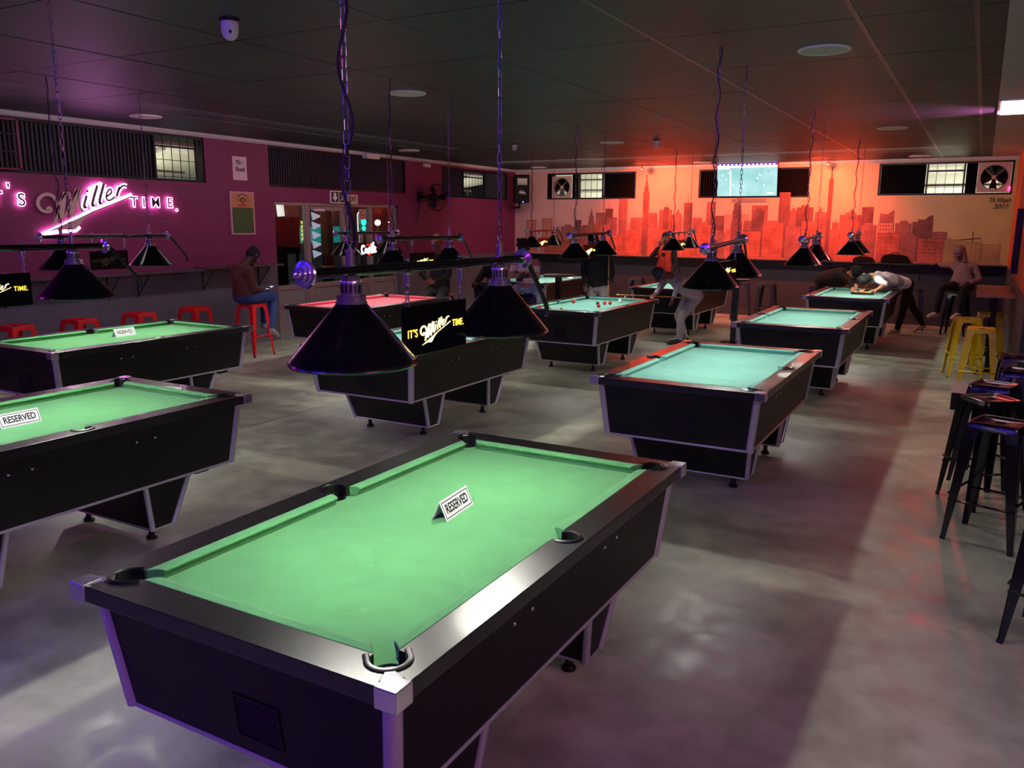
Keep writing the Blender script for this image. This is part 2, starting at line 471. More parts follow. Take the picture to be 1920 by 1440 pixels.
# high-level windows
mcb = mat('black_curtain', (7, 6, 8), .8, spec=.1)
def slats(mb, plane, a0, a1, z0, z1, depth, pitch=0.055):
    n = int((a1-a0)/pitch)
    for k in range(n):
        s0 = a0+(a1-a0)*k/n; s1 = a0+(a1-a0)*(k+1)/n
        w = (s1-s0); d0 = depth; d1 = depth+0.022
        pts = [(s0, d0), (s0+w*.3, d0), (s0+w*.45, d1), (s0+w*.8, d1), (s1, d0), (s1, d0+.03), (s0, d0+.03)]
        if plane == 'x': mb.prism([(-10.0-d, a) for a, d in pts], z0, z1, M['curtain'])
        else: mb.prism([(a, 18.0+d) for a, d in pts], z0, z1, mcb)
def win(idx, plane, a0, a1, z0, z1, opening, sheets, grids):
    f = MB(); t = 0.035
    def bx(m_, p0, p1, q0, q1, r0, r1, mm):
        if plane == 'x': m_.box(-10.0-r1, -10.0-r0, p0, p1, q0, q1, mm)
        else: m_.box(p0, p1, 18.0+r0, 18.0+r1, q0, q1, mm)
    for (p0, p1, q0, q1) in ((a0, a1, z0, z0+t), (a0, a1, z1-t, z1), (a0, a0+t, z0+t, z1-t), (a1-t, a1, z0+t, z1-t)):
        bx(f, p0, p1, q0, q1, 0.02, 0.09, M['darkmetal'])
    w = struct(f.build('window_%d' % idx))
    if opening:
        o0, o1 = opening
        g_ = MB()
        for e in (o0, o1): bx(g_, e-.015, e+.015, z0+t, z1-t, 0.03, 0.08, M['darkmetal'])
        nx = grids[0]
        for k in range(1, nx):
            x = o0+(o1-o0)*k/nx; bx(g_, x-.004, x+.004, z0+t, z1-t, 0.045, 0.053, M['darkmetal'])
        for h in grids[1]:
            z = z0+t+(z1-z0-2*t)*h; bx(g_, o0, o1, z-.004, z+.004, 0.045, 0.053, M['darkmetal'])
        z = z1-t-(z1-z0)*.2; bx(g_, o0, o1, z-.012, z+.012, 0.075, 0.10, M['darkmetal'])
        g_.build('window_grille', w)
        p_ = MB(); bx(p_, o0+.015, o1-.015, z0+t, z1-t, 0.115, 0.12, M['glass']); p_.build('window_pane', w)
    c = MB()
    for s0, s1 in sheets: slats(c, plane, s0, s1, z0+t, z1-t, 0.05)
    c.build('window_slats', w)
    return w
win(1, 'x', 5.0, 8.68, 2.47, 3.11, (7.86, 8.58), [(5.04, 7.84)], (5, (0.05, .45, .78)))
win(2, 'x', 9.93, 13.57, 2.47, 3.11, None, [(9.97, 13.53)], None)
win(3, 'x', 14.83, 17.62, 2.45, 3.07, (15.72, 16.62), [(14.87, 15.70), (16.64, 17.58)], (7, (.35,)))
win(4, 'y', -9.14, -6.91, 2.47, 3.07, (-8.31, -7.73), [(-7.70, -6.95), (-9.10, -9.02), (-8.50, -8.35)], (4, (.32, .72)))
win(5, 'y', -5.47, -3.18, 2.47, 3.07, None, [(-5.43, -3.22)], None)
win(6, 'y', -1.89, 0.38, 2.49, 3.10, (-1.04, -0.42), [(-1.85, -1.07), (-0.39, -.205), (.345, .36)], (4, (.3, .74)))
# hinged burglar grille on the first window
gr = MB()
for (y0, y1, z0, z1) in ((5.02, 5.95, 2.50, 2.52), (5.02, 5.95, 3.06, 3.08), (5.02, 5.04, 2.5, 3.08), (5.93, 5.96, 2.5, 3.08)):
    gr.box(-9.975, -9.955, y0, y1, z0, z1, mat('maroon_grille', (96, 34, 60), 0.4, 0.4))
for k in range(1, 6): gr.box(-9.972, -9.962, 5.03+.15*k, 5.045+.15*k, 2.51, 3.07, M['darkmetal'])
for z in (2.7, 2.9): gr.box(-9.972, -9.962, 5.03, 5.95, z, z+.01, M['darkmetal'])
tag(gr.build('window_grille'), 'maroon hinged bar grille over the left end of the long high window', 'grille')

# glazed entrance
mfr = mat('taupe_door_frame', (150, 132, 124), 0.45, noise=0.06)
mpan = mat('grey_door_panel', (142, 138, 132), 0.5, noise=0.08)
d = MB(); X0, X1 = -10.10, -10.04
DZ = 2.23
for (y0, y1, z0, z1) in ((10.02, 13.30, DZ-.04, DZ+.02), (10.02, 10.06, 0, DZ), (13.24, 13.30, 0, DZ)):
    d.box(X0, X1, y0, y1, z0, z1, mfr)
for (y0, y1) in ((10.76, 10.86), (11.70, 11.79), (12.44, 12.54)):
    d.box(X0-.01, X1+.01, y0, y1, 0, DZ-.04, mfr)
for (y0, y1) in ((10.06, 10.76), (10.86, 11.70), (11.79, 12.44), (12.54, 13.24)):
    d.box(X0, X1, y0, y1, 0.80, 0.88, mfr); d.box(X0+.02, X1-.02, y0, y1, 0.10, 0.80, mpan); d.box(X0, X1, y0, y1, 0, 0.10, mpan)
    d.box(X0, X1, y0, y0+.05, .1, .8, mfr); d.box(X0, X1, y1-.05, y1, .1, .8, mfr)
d.box(X0-.0, X1+.015, 10.88, 11.68, DZ-.12, DZ-.05, mfr)
door = struct(d.build('door_1', bevel=0.004))
for (y0, y1) in ((10.06, 10.76), (10.86, 11.70), (11.79, 12.44), (12.54, 13.24)):
    MB().box(-10.075, -10.069, y0, y1, 0.88, DZ-.04, M['glass']).build('door_pane', door)
hd = MB(); hd.tube([(-10.03, 11.62, .95), (-9.98, 11.62, 1.0), (-9.98, 11.62, 1.3), (-10.03, 11.62, 1.35)], .012, M['chrome']); hd.build('door_handle', door)
MB().obox((-10.0, 11.05, 2.12), .02, .13, .02, Euler((0, 0, 0)), M['white']).build('door_closer', door)
# skirting blocks / threshold
struct(MB().box(-10.22, -9.99, 10.02, 13.30, 0, 0.015, mpan).build('trim_3'))

# ------------------------------------------------------------------ outside
mcan = mat('canopy_cream_sheet', (228, 222, 196), 0.6, noise=0.06, nscale=2)
mtruss = mat('pale_steel_truss', (190, 185, 165), 0.4, 0.3)
mroad = mat('dark_asphalt', (38, 42, 46), 0.6, noise=0.2, nscale=3)
struct(MB().box(-22, -10.22, 4.0, 26.0, -0.12, -0.02, mroad).build('ground'))
cn = MB()
cn.faces([(-10.6, 5, 3.02), (-13.6, 5, 2.62), (-13.6, 19, 2.62), (-10.6, 19, 3.02), (-10.6, 5, 3.06), (-13.6, 5, 2.66), (-13.6, 19, 2.66), (-10.6, 19, 3.06)],
         [(0, 1, 2, 3), (4, 7, 6, 5), (0, 3, 7, 4), (1, 5, 6, 2), (0, 4, 5, 1), (3, 2, 6, 7)], mcan)
cn.box(-14.0, -13.6, 5, 19, 2.5, 3.6, mcan)
tag(cn.build('canopy'), 'cream sheet canopy over the pavement outside the left windows', 'canopy')
for k, y in enumerate((8.55, 16.9)):
    tr = MB(); tr.tube([(-10.7, y, 2.98), (-13.4, y, 2.5)], .03, mtruss); tr.tube([(-11.3, y-.25, 2.62), (-11.9, y+.3, 2.95), (-12.3, y+.3, 2.5)], .025, mtruss)
    tr.tube([(-10.8, y-1.3, 2.66), (-10.9, y+.5, 2.66)], .02, mtruss)
    tag(tr.build('canopy_truss'), ('pale steel truss seen through the open pane of the long left window', 'pale steel truss seen through the barred pane near the loudspeaker')[k], 'truss')
light('canopy_tube', 'AREA', (-12.2, 8.3, 1.9), 45, (1, .97, .82), 1.5, target=(-12.2, 8.6, 3.2), size_y=.3)
light('canopy_tube', 'AREA', (-12.4, 17.0, 1.9), 70, (1, 1, .95), 1.5, target=(-12.2, 17.0, 3.2), size_y=.3)
bk = MB(); bk.box(-10, 1.5, 20.2, 20.3, 1.8, 3.8, mcan)
bk.box(-10, 1.5, 20.15, 20.2, 2.7, 2.74, mtruss)
tag(bk.build('yard_wall'), 'lit cream wall across the yard behind the back windows', 'wall')
light('yard_light', 'AREA', (-8.0, 19.2, 1.8), 40, (1, .98, .9), 1.2, target=(-8.0, 20.2, 2.8), size_y=.3)
light('yard_light', 'AREA', (-0.6, 19.2, 1.8), 40, (1, .98, .9), 1.2, target=(-.6, 20.2, 2.8), size_y=.3)
# street things behind the glass door
def tube_thing(name, label, cat, pts, r, m): return tag(MB().tube(pts, r, m, 12).build(name), label, cat)
tl = thing('traffic_light', 'green traffic light with white oval backing outside the door', 'traffic light', (-13.0, 15.79, 0))
b_ = MB(); b_.tube([(0, 0, 0), (0, 0, 1.75)], .05, M['darkmetal'], 10); b_.build('post', tl)
b_ = MB()
ov = [(0.17*math.cos(a)*(1), (0.17*math.sin(a))+(0.38 if math.sin(a) > 0 else -0.38)) for a in [2*PI*k/28 for k in range(28)]]
b_.tube([(0.06, x, 1.91+z*.46) for x, z in ov], .014, mat('white_edge', (240, 240, 240), .4, emit=(255, 255, 255), strength=.6), 6, closed=True)
b_.box(0, .05, -.14, .14, 1.68, 2.14, M['darkmetal']); b_.build('housing', tl)
b_ = MB(); mg = mat('signal_green', (20, 255, 190), .4, emit=(0, 255, 190), strength=5); b_.lathe([(.075, 0), (.075, .02)], mg, (.07, .03, 1.92), 'x', 16); b_.lathe([(.05, 0), (.05, .02)], mg, (.07, .03, 1.77), 'x', 16); b_.build('lens', tl)
sp = thing('striped_post', 'brown post with yellow band on the pavement outside the glass', 'post', (-12.2, 13.71, 0))
MB().tube([(0, 0, 1.25), (0, 0, 2.4)], .13, mat('brown_post', (92, 66, 48), .7), 16).build('upper_post', sp)
b_ = MB()
for k in range(5): b_.tube([(0, 0, .25*k), (0, 0, .25*k+.25)], .132, mat('post_yellow', (215, 150, 30), .5) if k % 2 else M['darkmetal'], 16)
b_.build('lower_post', sp)
st = MB(); st.sphere((-15.0, 18.98, 1.9), .08, mat('street_lamp_white', (255, 255, 255), .3, emit=(255, 255, 255), strength=15)); st.tube([(-15.0, 18.98, 0), (-15.0, 18.98, 1.85)], .03, M['darkmetal'])
tag(st.build('street_lamp'), 'small white street lamp glowing right of the traffic light', 'street lamp')
bd = MB(); bd.box(-10.5, -10.45, 10.49, 11.04, 1.37, 2.00, mcb); bd.box(-10.5, -10.46, 10.52, 10.56, -.02, 1.37, mcb); bd.box(-10.5, -10.46, 10.97, 11.01, -.02, 1.37, mcb)
tag(bd.build('notice_board'), 'black board standing outside the left glass panel of the entrance', 'board')
ys_ = MB()
for k in range(5): ys_.box(-11.02, -10.98, 11.68, 11.80, 1.58+.075*k, 1.635+.075*k, mat('yellow_lit_slat', (230, 225, 110), .5, emit=(220, 220, 90), strength=.6))
ys_.box(-11.02, -10.98, 11.72, 11.75, -.02, 1.58, mcb); ys_.box(-10.99, -10.975, 11.735, 11.745, 1.5, 1.94, mcb)
tag(ys_.build('slatted_sign'), 'pale yellow slatted sign beside the black board outside', 'sign')
bn = MB()
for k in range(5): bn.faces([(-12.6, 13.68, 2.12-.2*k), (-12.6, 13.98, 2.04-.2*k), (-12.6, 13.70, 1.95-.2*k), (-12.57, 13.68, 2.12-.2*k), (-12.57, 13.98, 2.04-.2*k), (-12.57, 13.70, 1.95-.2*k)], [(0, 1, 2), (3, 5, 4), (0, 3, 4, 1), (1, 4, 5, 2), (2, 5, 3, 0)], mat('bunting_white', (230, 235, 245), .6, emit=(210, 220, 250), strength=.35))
bn.tube([(-12.585, 13.69, 2.72), (-12.585, 13.69, 1.16)], .004, mcb, 5)
tag(bn.build('bunting'), 'white and pale blue pennants hanging in a column outside the door', 'bunting')
pw = MB(); pw.tube(smoothen([(-11.6, 10.9, 2.34), (-11.6, 11.55, 2.36), (-11.6, 11.75, 2.30), (-11.6, 11.78, 2.02)], 1), .07, mat('white_edge', (240, 240, 240), .4), 12); pw.box(-11.66, -11.54, 11.74, 11.84, -.02, 2.05, mcb)
tag(pw.build('awning_pipe'), 'thick white bent pipe at the top left of the entrance glass', 'pipe')
shp = MB(); shp.box(-20.2, -20, 12, 26, 0, 3.4, mat('dark_shopfront', (52, 46, 44), .7, noise=.3, nscale=1.2))
tag(shp.build('shopfront'), 'dark shopfront across the street behind the glass door', 'building')
bl = MB(); bl.box(-19.98, -19.9, 18.5, 23.5, 1.2, 1.75, mat('teal_fascia', (30, 120, 120), .5, emit=(20, 130, 125), strength=.5))
tag(bl.build('shop_fascia'), 'teal lit band on the shop across the street', 'sign')
light('street_light', 'AREA', (-16, 15, 4.5), 700, (.75, .9, 1.0), 2.0, target=(-16, 15, 0))

# ================================================================== POOL TABLES
HZ, HL, HW = 0.84, 1.10, 0.616
IL, IW = 0.98, 0.50          # inside of the rail frame
cab_t = (HW-.045, HL-.05, 0.792); cab_b = (0.530, 1.004, 0.411)
POCK = [(-.508, -.985, .052), (.508, -.985, .052), (-.508, .985, .052), (.508, .985, .052), (-.535, 0, .050), (.535, 0, .050)]
def frust(mb, a, b_, m, y0=None):
    (xa, ya, za), (xb, yb, zb) = a, b_
    mb.hexa([(-xb, -yb, zb), (xb, -yb, zb), (xb, yb, zb), (-xb, yb, zb)], [(-xa, -ya, za), (xa, -ya, za), (xa, ya, za), (-xa, ya, za)], m)
def make_table(cloth):
    root = thing('pool_table', 'pool table', 'pool table')
    mb = MB(); frust(mb, cab_t, cab_b, M['black_lam']); cab = mb.build('cabinet', root)
    # aluminium edge trims
    for sx in (-1, 1):
        for sy in (-1, 1):
            p0 = V((sx*(cab_b[0]-.012), sy*(cab_b[1]-.012), cab_b[2]-.004)); p1 = V((sx*(cab_t[0]-.012), sy*(cab_t[1]-.012), cab_t[2]))
            mb = MB(); mb.tube([p0, p1], .026, M['alu'], 20); mb.build('corner_trim', root)
    mb = MB(); e = .004
    for (x0, x1, y0, y1) in ((-cab_b[0]-e, cab_b[0]+e, -cab_b[1]-e, -cab_b[1]+.01), (-cab_b[0]-e, cab_b[0]+e, cab_b[1]-.01, cab_b[1]+e),
                             (-cab_b[0]-e, -cab_b[0]+.01, -cab_b[1], cab_b[1]), (cab_b[0]-.01, cab_b[0]+e, -cab_b[1], cab_b[1])):
        mb.box(x0, x1, y0, y1, .404, .420, M['alu'])
    mb.build('bottom_trim', root, bevel=.002)
    # pedestals
    for sy in (-1, 1):
        zt, zb = .411, .095
        def ring(hw, yi, yo, z): 
            a, b2 = sorted((sy*yi, sy*yo)); return [(-hw, a, z), (hw, a, z), (hw, b2, z), (-hw, b2, z)]
        mb = MB(); mb.hexa(ring(.424, .4547, .6045, zb), ring(.46, .40, .72, zt), M['black_lam']); pd = mb.build('pedestal', root)
        tb = MB()
        B = ring(.424, .4547, .6045, zb); T = ring(.46, .40, .72, zt)
        for k in range(4): tb.tube([B[k], V(T[k])], .017, M['alu'], 12)
        for k in range(4): tb.tube([B[k], B[(k+1) % 4]], .007, M['alu'], 6)
        tb.build('pedestal_trim', pd)
        for sx in (-1, 1):
            fb = MB(); fb.lathe([(.034, 0), (.034, .012), (.018, .03), (.016, .096)], M['rubber'], (sx*.31, sy*.53, 0), 'z', 20); fb.build('foot', pd)
    # rail frame cut by the pockets
    mb = MB()
    z0, z1 = .788, .840
    mb.box(-HW, HW, -HL, HL, z0, z1, M['rail'])
    o1 = mb.build('rail_frame', root)
    inner = MB().box(-IW, IW, -IL, IL, .7, .9, M['rail']).build('inner_tmp')
    md = o1.modifiers.new('bi', 'BOOLEAN'); md.operation = 'DIFFERENCE'; md.object = inner; md.solver = 'EXACT'
    cut = MB()
    for x, y, r in POCK: cut.lathe([(r, .7), (r, .9)], M['hole'], (x, y, 0), 'z', 28)
    co = cut.build('cut_tmp')
    md = o1.modifiers.new('bo', 'BOOLEAN'); md.operation = 'DIFFERENCE'; md.object = co; md.solver = 'EXACT'
    md2 = o1.modifiers.new('be', 'BEVEL'); md2.width = .004; md2.segments = 2; md2.limit_method = 'ANGLE'
    bake(o1); bpy.data.objects.remove(inner)
    # bed
    mb = MB(); mb.box(-IW-.03, IW+.03, -IL-.02, IL+.02, .785, .800, cloth); o2 = mb.build('playing_cloth', root)
    md = o2.modifiers.new('bo', 'BOOLEAN'); md.operation = 'DIFFERENCE'; md.object = co; md.solver = 'EXACT'
    bake(o2); bpy.data.objects.remove(co)
    # cushions
    def cushion(p0, p1, inn, c0, c1):
        """p0->p1 along the frame edge, inn = inward unit, c0/c1 = cut back of the nose at each end"""
        p0, p1, inn = V(p0), V(p1), V(inn); t = (p1-p0).normalized()
        prof = [(0, .8405), (.028, .8415), (.044, .838), (.047, .832), (.034, .812), (.030, .801), (0, .801)]
        mb = MB(); n = len(prof); rows = []
        L_ = (p1-p0).length
        for s_ in (0, 1):
            row = []
            for dd, z in prof:
                sh = (c0 if s_ == 0 else -c1)*dd/.047
                base = p0 if s_ == 0 else p1
                q = base+t*sh+inn*dd; row.append((q.x, q.y, z))
            rows.append(row)
        vs_ = rows[0]+rows[1]
        fs = [tuple(range(n)), tuple(range(2*n-1, n-1, -1))]+[(k, n+k, n+(k+1) % n, (k+1) % n) for k in range(n)]
        mb.faces(vs_, fs, cloth)
        return mb.build('cushion', root, bevel=.003)
    g_ = .062
    cushion((-IW+g_-.01, -IL, 0), (IW-g_+.01, -IL, 0), (0, 1, 0), .035, .035)
    cushion((-IW+g_-.01, IL, 0), (IW-g_+.01, IL, 0), (0, -1, 0), .035, .035)
    for sx in (-1, 1):
        cushion((sx*IW, -IL+g_-.01, 0), (sx*IW, -.055, 0), (-sx, 0, 0), .035, .015)
        cushion((sx*IW, .055, 0), (sx*IW, IL-g_+.01, 0), (-sx, 0, 0), .015, .035)
    # pockets
    for x, y, r in POCK:
        mb = MB()
        out = V((x, y)).normalized() if y else V((1 if x > 0 else -1, 0))
        if y: out = V((1 if x > 0 else -1, 1 if y > 0 else -1)).normalized()
        a0 = math.atan2(out.y, out.x); span = 1.75
        path = [(x+(r-.002)*math.cos(a0+t), y+(r-.002)*math.sin(a0+t)) for t in [-span+2*span*k/20 for k in range(21)]]
        arm = .028 if y else .006
        path = [(path[0][0]-out.x*arm, path[0][1]-out.y*arm)]+path+[(path[-1][0]-out.x*arm, path[-1][1]-out.y*arm)]
        sec = [(-.004, .800), (-.004, .843), (.000, .8465), (.010, .8465), (.015, .843), (.015, .800)]
        rows = []
        for k in range(len(path)):
            a, b2 = V(path[max(k-1, 0)]), V(path[min(k+1, len(path)-1)]); t = (b2-a).normalized(); nn = V((t.y, -t.x))
            rows.append([(path[k][0]+nn.x*w, path[k][1]+nn.y*w, z) for w, z in sec])
        n = len(sec); vs_ = [p for r_ in rows for p in r_]; fs = [tuple(range(n)), tuple(range(len(vs_)-1, len(vs_)-n-1, -1))]
        for k in range(len(rows)-1):
            fs += [(k*n+q, (k+1)*n+q, (k+1)*n+(q+1) % n, k*n+(q+1) % n) for q in range(n)]
        mb.faces(vs_, fs, M['rubber'], True)
        pk = mb.build('pocket', root)
        mb = MB(); i = mb.mi(M['hole'])
        n = 24; top = [mb.bm.verts.new((x+r*math.cos(2*PI*k/n), y+r*math.sin(2*PI*k/n), .787)) for k in range(n)]
        bot = [mb.bm.verts.new((x*.92+r*.6*math.cos(2*PI*k/n), y*.97+r*.6*math.sin(2*PI*k/n), .72)) for k in range(n)]
        for k in range(n): mb.bm.faces.new((top[k], top[(k+1) % n], bot[(k+1) % n], bot[k]))
        mb.bm.faces.new(bot)
        mb.build('pocket_drop', pk, fix=False)
    # chrome corner caps
    for sx in (-1, 1):
        for sy in (-1, 1):
            mb = MB()
            cx, cy = sx*(HW-.026), sy*(HL-.026)
            mb.box(min(cx-.034, cx+.034), cx+.034, cy-.034, cy+.034, .786, .8445, M['chrome'])
            c1 = mb
            d_ = V((-sx, -sy)).normalized(); n_ = V((-d_.y, d_.x)); c_ = V((cx, cy))
            q = [c_+d_*.02+n_*.034, c_+d_*.02-n_*.034, c_+d_*.062-n_*.013, c_+d_*.082-n_*.016, c_+d_*.082+n_*.016, c_+d_*.062+n_*.013]
            mb.prism([(p.x, p.y) for p in q], .838, .8435, M['chrome'])
            mb.build('corner_cap', root, bevel=.009, seg=3)
    # bolts on the long sides
    for sx in (-1, 1):
        for yb in (-.42, -.30, .30, .42):
            zb = .70; f = (zb-cab_b[2])/(cab_t[2]-cab_b[2]); xb = cab_b[0]+(cab_t[0]-cab_b[0])*f
            mb = MB(); mb.sphere((sx*xb, yb, zb), .008, M['chrome'], 10, (.6, 1, 1)); mb.build('bolt', root)
    # ball return slot at the front end
    def yf(z): return -(cab_b[1]+(cab_t[1]-cab_b[1])*(z-cab_b[2])/(cab_t[2]-cab_b[2]))
    mb = MB()
    for (x0, x1, z0_, z1_) in ((-.024, .154, .605, .611), (-.024, .154, .469, .475), (-.024, -.018, .475, .605), (.148, .154, .475, .605)):
        mb.hexa([(x0, yf(z0_)-.005, z0_), (x1, yf(z0_)-.005, z0_), (x1, yf(z0_)+.01, z0_), (x0, yf(z0_)+.01, z0_)],
                [(x0, yf(z1_)-.005, z1_), (x1, yf(z1_)-.005, z1_), (x1, yf(z1_)+.01, z1_), (x0, yf(z1_)+.01, z1_)], M['black_lam'])
    mb.hexa([(-.018, yf(.475)-.0015, .475), (.148, yf(.475)-.0015, .475), (.148, yf(.475)+.01, .475), (-.018, yf(.475)+.01, .475)],
            [(-.018, yf(.605)-.0015, .605), (.148, yf(.605)-.0015, .605), (.148, yf(.605)+.01, .605), (-.018, yf(.605)+.01, .605)], M['hole'])
    mb.build('ball_return', root)
    mb = MB(); mb.hexa([(.36, .80, .355), (.42, .80, .355), (.42, .90, .355), (.36, .90, .355)], [(.34, .78, .405), (.44, .78, .405), (.44, .92, .405), (.34, .92, .405)], M['rubber']); mb.build('cash_box', root)
    return root
CL = {'green': cloth_material('green_cloth', (68, 128, 76)), 'teal': cloth_material('teal_cloth', (92, 148, 134)), 'pink': cloth_material('pink_cloth', (196, 84, 96))}
protos = {}
def table(cname, x, y, label, group):
    if cname not in protos:
        protos[cname] = make_table(CL[cname]); t = protos[cname]
    else:
        t = copy_tree(protos[cname])
    t.location = (x, y, 0); t['label'] = label; t['group'] = group
    return t
G1, G2 = 'green topped pool tables', 'turquoise topped pool tables'
table('green', -1.72, 2.52, 'large black pool table nearest the camera with green cloth and reserved card', G1)
table('green', -4.62, 2.62, 'green topped pool table cut off by the left edge, second from the camera', G1)
table('green', -7.27, 5.16, 'green topped pool table in front of the row of red stools', G1)
table('teal', -4.66, 6.63, 'turquoise pool table in the middle partly hidden behind the nearest hanging lamp', G2)
table('pink', -7.40, 9.17, 'pink topped pool table beside the glass entrance', None)
del [o for o in COL.objects if o.get('label', '').startswith('pink topped')][0]['group']
table('teal', -4.67, 10.54, 'turquoise pool table with scattered red balls in play', G2)
table('teal', -1.76, 6.53, 'empty turquoise pool table right behind the nearest green one', G2)
table('teal', -1.76, 10.43, 'empty turquoise pool table third from the front in the right-hand row', G2)
table('teal', -1.74, 14.58, 'farthest turquoise pool table of the right-hand row where balls are racked', G2)
table('teal', -4.69, 14.72, 'turquoise pool table behind the crouching player in grey', G2)
table('teal', -7.50, 14.70, 'turquoise pool table in the far left corner behind the round bar table', G2)

# reserved cards
def reserved(x, y, rz, label):
    t = thing('reserved_sign', label, 'sign', (x, y, .8005), rz, 'reserved cards on the green tables')
    h = .082; half = .034; a = math.asin(half/h); zt = h*math.cos(a)
    for s_ in (1, -1):
        mb = MB(); T = frame((s_*half, 0, 0), (0, s_, 0), (-s_*math.sin(a), 0, math.cos(a)))
        mb.prism([(-.115, 0), (.115, 0), (.115, h), (-.115, h)], -.0015, .0, M['card'], T)
        p = mb.build('card_panel', t)
        mb = MB()
        for (x0, x1, y0, y1) in ((-.108, .108, .008, .011), (-.108, .108, .071, .074), (-.108, -.105, .008, .074), (.105, .108, .008, .074)):
            mb.prism([(x0, y0), (x1, y0), (x1, y1), (x0, y1)], 0, .0006, M['ink'], T)
        mb.build('border', p)
        text_mesh('lettering', 'RESERVED', .052, M['ink'], T @ Matrix.Translation((0, .0405, .0002)) @ Matrix.Diagonal((.78, 1, 1, 1)), p, .0004, bold=.0012)
    return t
reserved(-1.735, 2.63, .10, 'white reserved card on the green table nearest the camera')
reserved(-4.635, 2.60, 0, 'white reserved card cut by the left edge on the second green table')
reserved(-7.385, 5.27, .02, 'white reserved card on the green table in front of the red stools')

# ================================================================== LAMPS
def chain_mesh(mb, x, y, z0, z1, m, pitch=.036, wire=.0021, lw=.0085):
    n = max(2, int(round((z1-z0)/pitch))); p = (z1-z0)/n; h = p/2+wire*1.2
    for k in range(n):
        zc = z0+p*(k+.5); a = (PI/2 if k % 2 else 0)+.25*math.sin(k*.31)
        dx, dy = math.cos(a), math.sin(a); hh = h-lw*.6
        pts = []
        for j in range(5):
            t = PI*j/4; pts.append((lw*math.cos(t), hh+lw*.75*math.sin(t)))
        for j in range(5):
            t = PI+PI*j/4; pts.append((lw*math.cos(t), -hh+lw*.75*math.sin(t)))
        mb.tube([(x+dx*u, y+dy*u, zc+w) for u, w in pts], wire, m, 5, closed=True)
CZ = ROOM_Z-1.78
def make_lamp():
    t = thing('pool_table_lamp', 'lamp', 'lamp')
    MB().tube([(0, -.66, 0), (0, .66, 0)], .017, M['lampblack'], 20).build('bar', t)
    for s_ in (-1, 1):
        mb = MB(); pr = [(.018, -.012), (.022, -.004), (.040, .002), (.043, .008), (.040, .014), (.031, .016), (.031, .024), (.022, .026), (.021, .034), (.010, .036), (.009, .050), (.001, .053)]
        mb.lathe([(r, s_*h) for r, h in pr], M['chrome'], (0, s_*.66, 0), 'y', 28); mb.build('end_cap', t)
        y = s_*.465
        mb = MB()
        prof_out = [(.046, -.098), (.198, -.276), (.205, -.284), (.207, -.290), (.203, -.296)]
        prof_in = [(.199, -.290), (.195, -.279), (.043, -.100), (.0, -.100)]
        mb.lathe(prof_out, M['lampblack'], (0, y, 0), 'z', 48, cap=False)
        mb.lathe([(.203, -.296)]+prof_in, M['lampwhite'], (0, y, 0), 'z', 48, cap=False)
        sh = mb.build('lamp_shade', t, fix=True)
        mb = MB()
        mb.lathe([(.001, -.012), (.018, -.013), (.028, -.020), (.034, -.032), (.034, -.036), (.032, -.038), (.032, -.068), (.035, -.070), (.035, -.073), (.044, -.075), (.047, -.078), (.047, -.094), (.050, -.096), (.050, -.101), (.001, -.101)], M['chrome'], (0, y, 0), 'z', 32, cap=False)
        for k in range(14):
            a = 2*PI*k/14; mb.obox((.0325*math.cos(a), y+.0325*math.sin(a), -.053), .0012, .0024, .013, Euler((0, 0, a)), M['rubber'])
        mb.build('shade_cap', t)
        MB().sphere((0, y, -.128), .026, M['bulb'], 16, (1, 1, 1.2)).build('bulb', t)
        mb = MB()
        mb.lathe([(.001, .014), (.017, .016), (.017, .022), (.0145, .024), (.0145, .060), (.017, .062), (.017, .067), (.006, .070), (.006, .082), (.001, .083)], M['chrome'], (0, y, 0), 'z', 20, cap=False)
        mb.tube([(0, y+.013*math.cos(a), .094+.013*math.sin(a)) for a in [2*PI*k/14 for k in range(14)]], .003, M['chrome'], 6, closed=True)
        mb.build('hanger', t)
        mb = MB(); chain_mesh(mb, 0, y, .100, CZ, M['steelchain']); mb.build('chain', t)
    # supply cable wound along the far chain, and the bent cue-guard arm
    mb = MB(); mb.tube([(.016*math.sin(k*.9), -.465+.014*math.cos(k*.7), .06+(CZ-.07)*k/30) for k in range(31)], .0045, M['cable'], 6); mb.build('supply_cable', t)
    mb = MB(); mb.tube(smoothen([(0, .69, 0), (0, .72, -.02), (.0, .88, -.20), (.0, .905, -.235), (0, .895, -.27)], 1), .011, M['cable'], 10); mb.build('hook_arm', t)
    return t
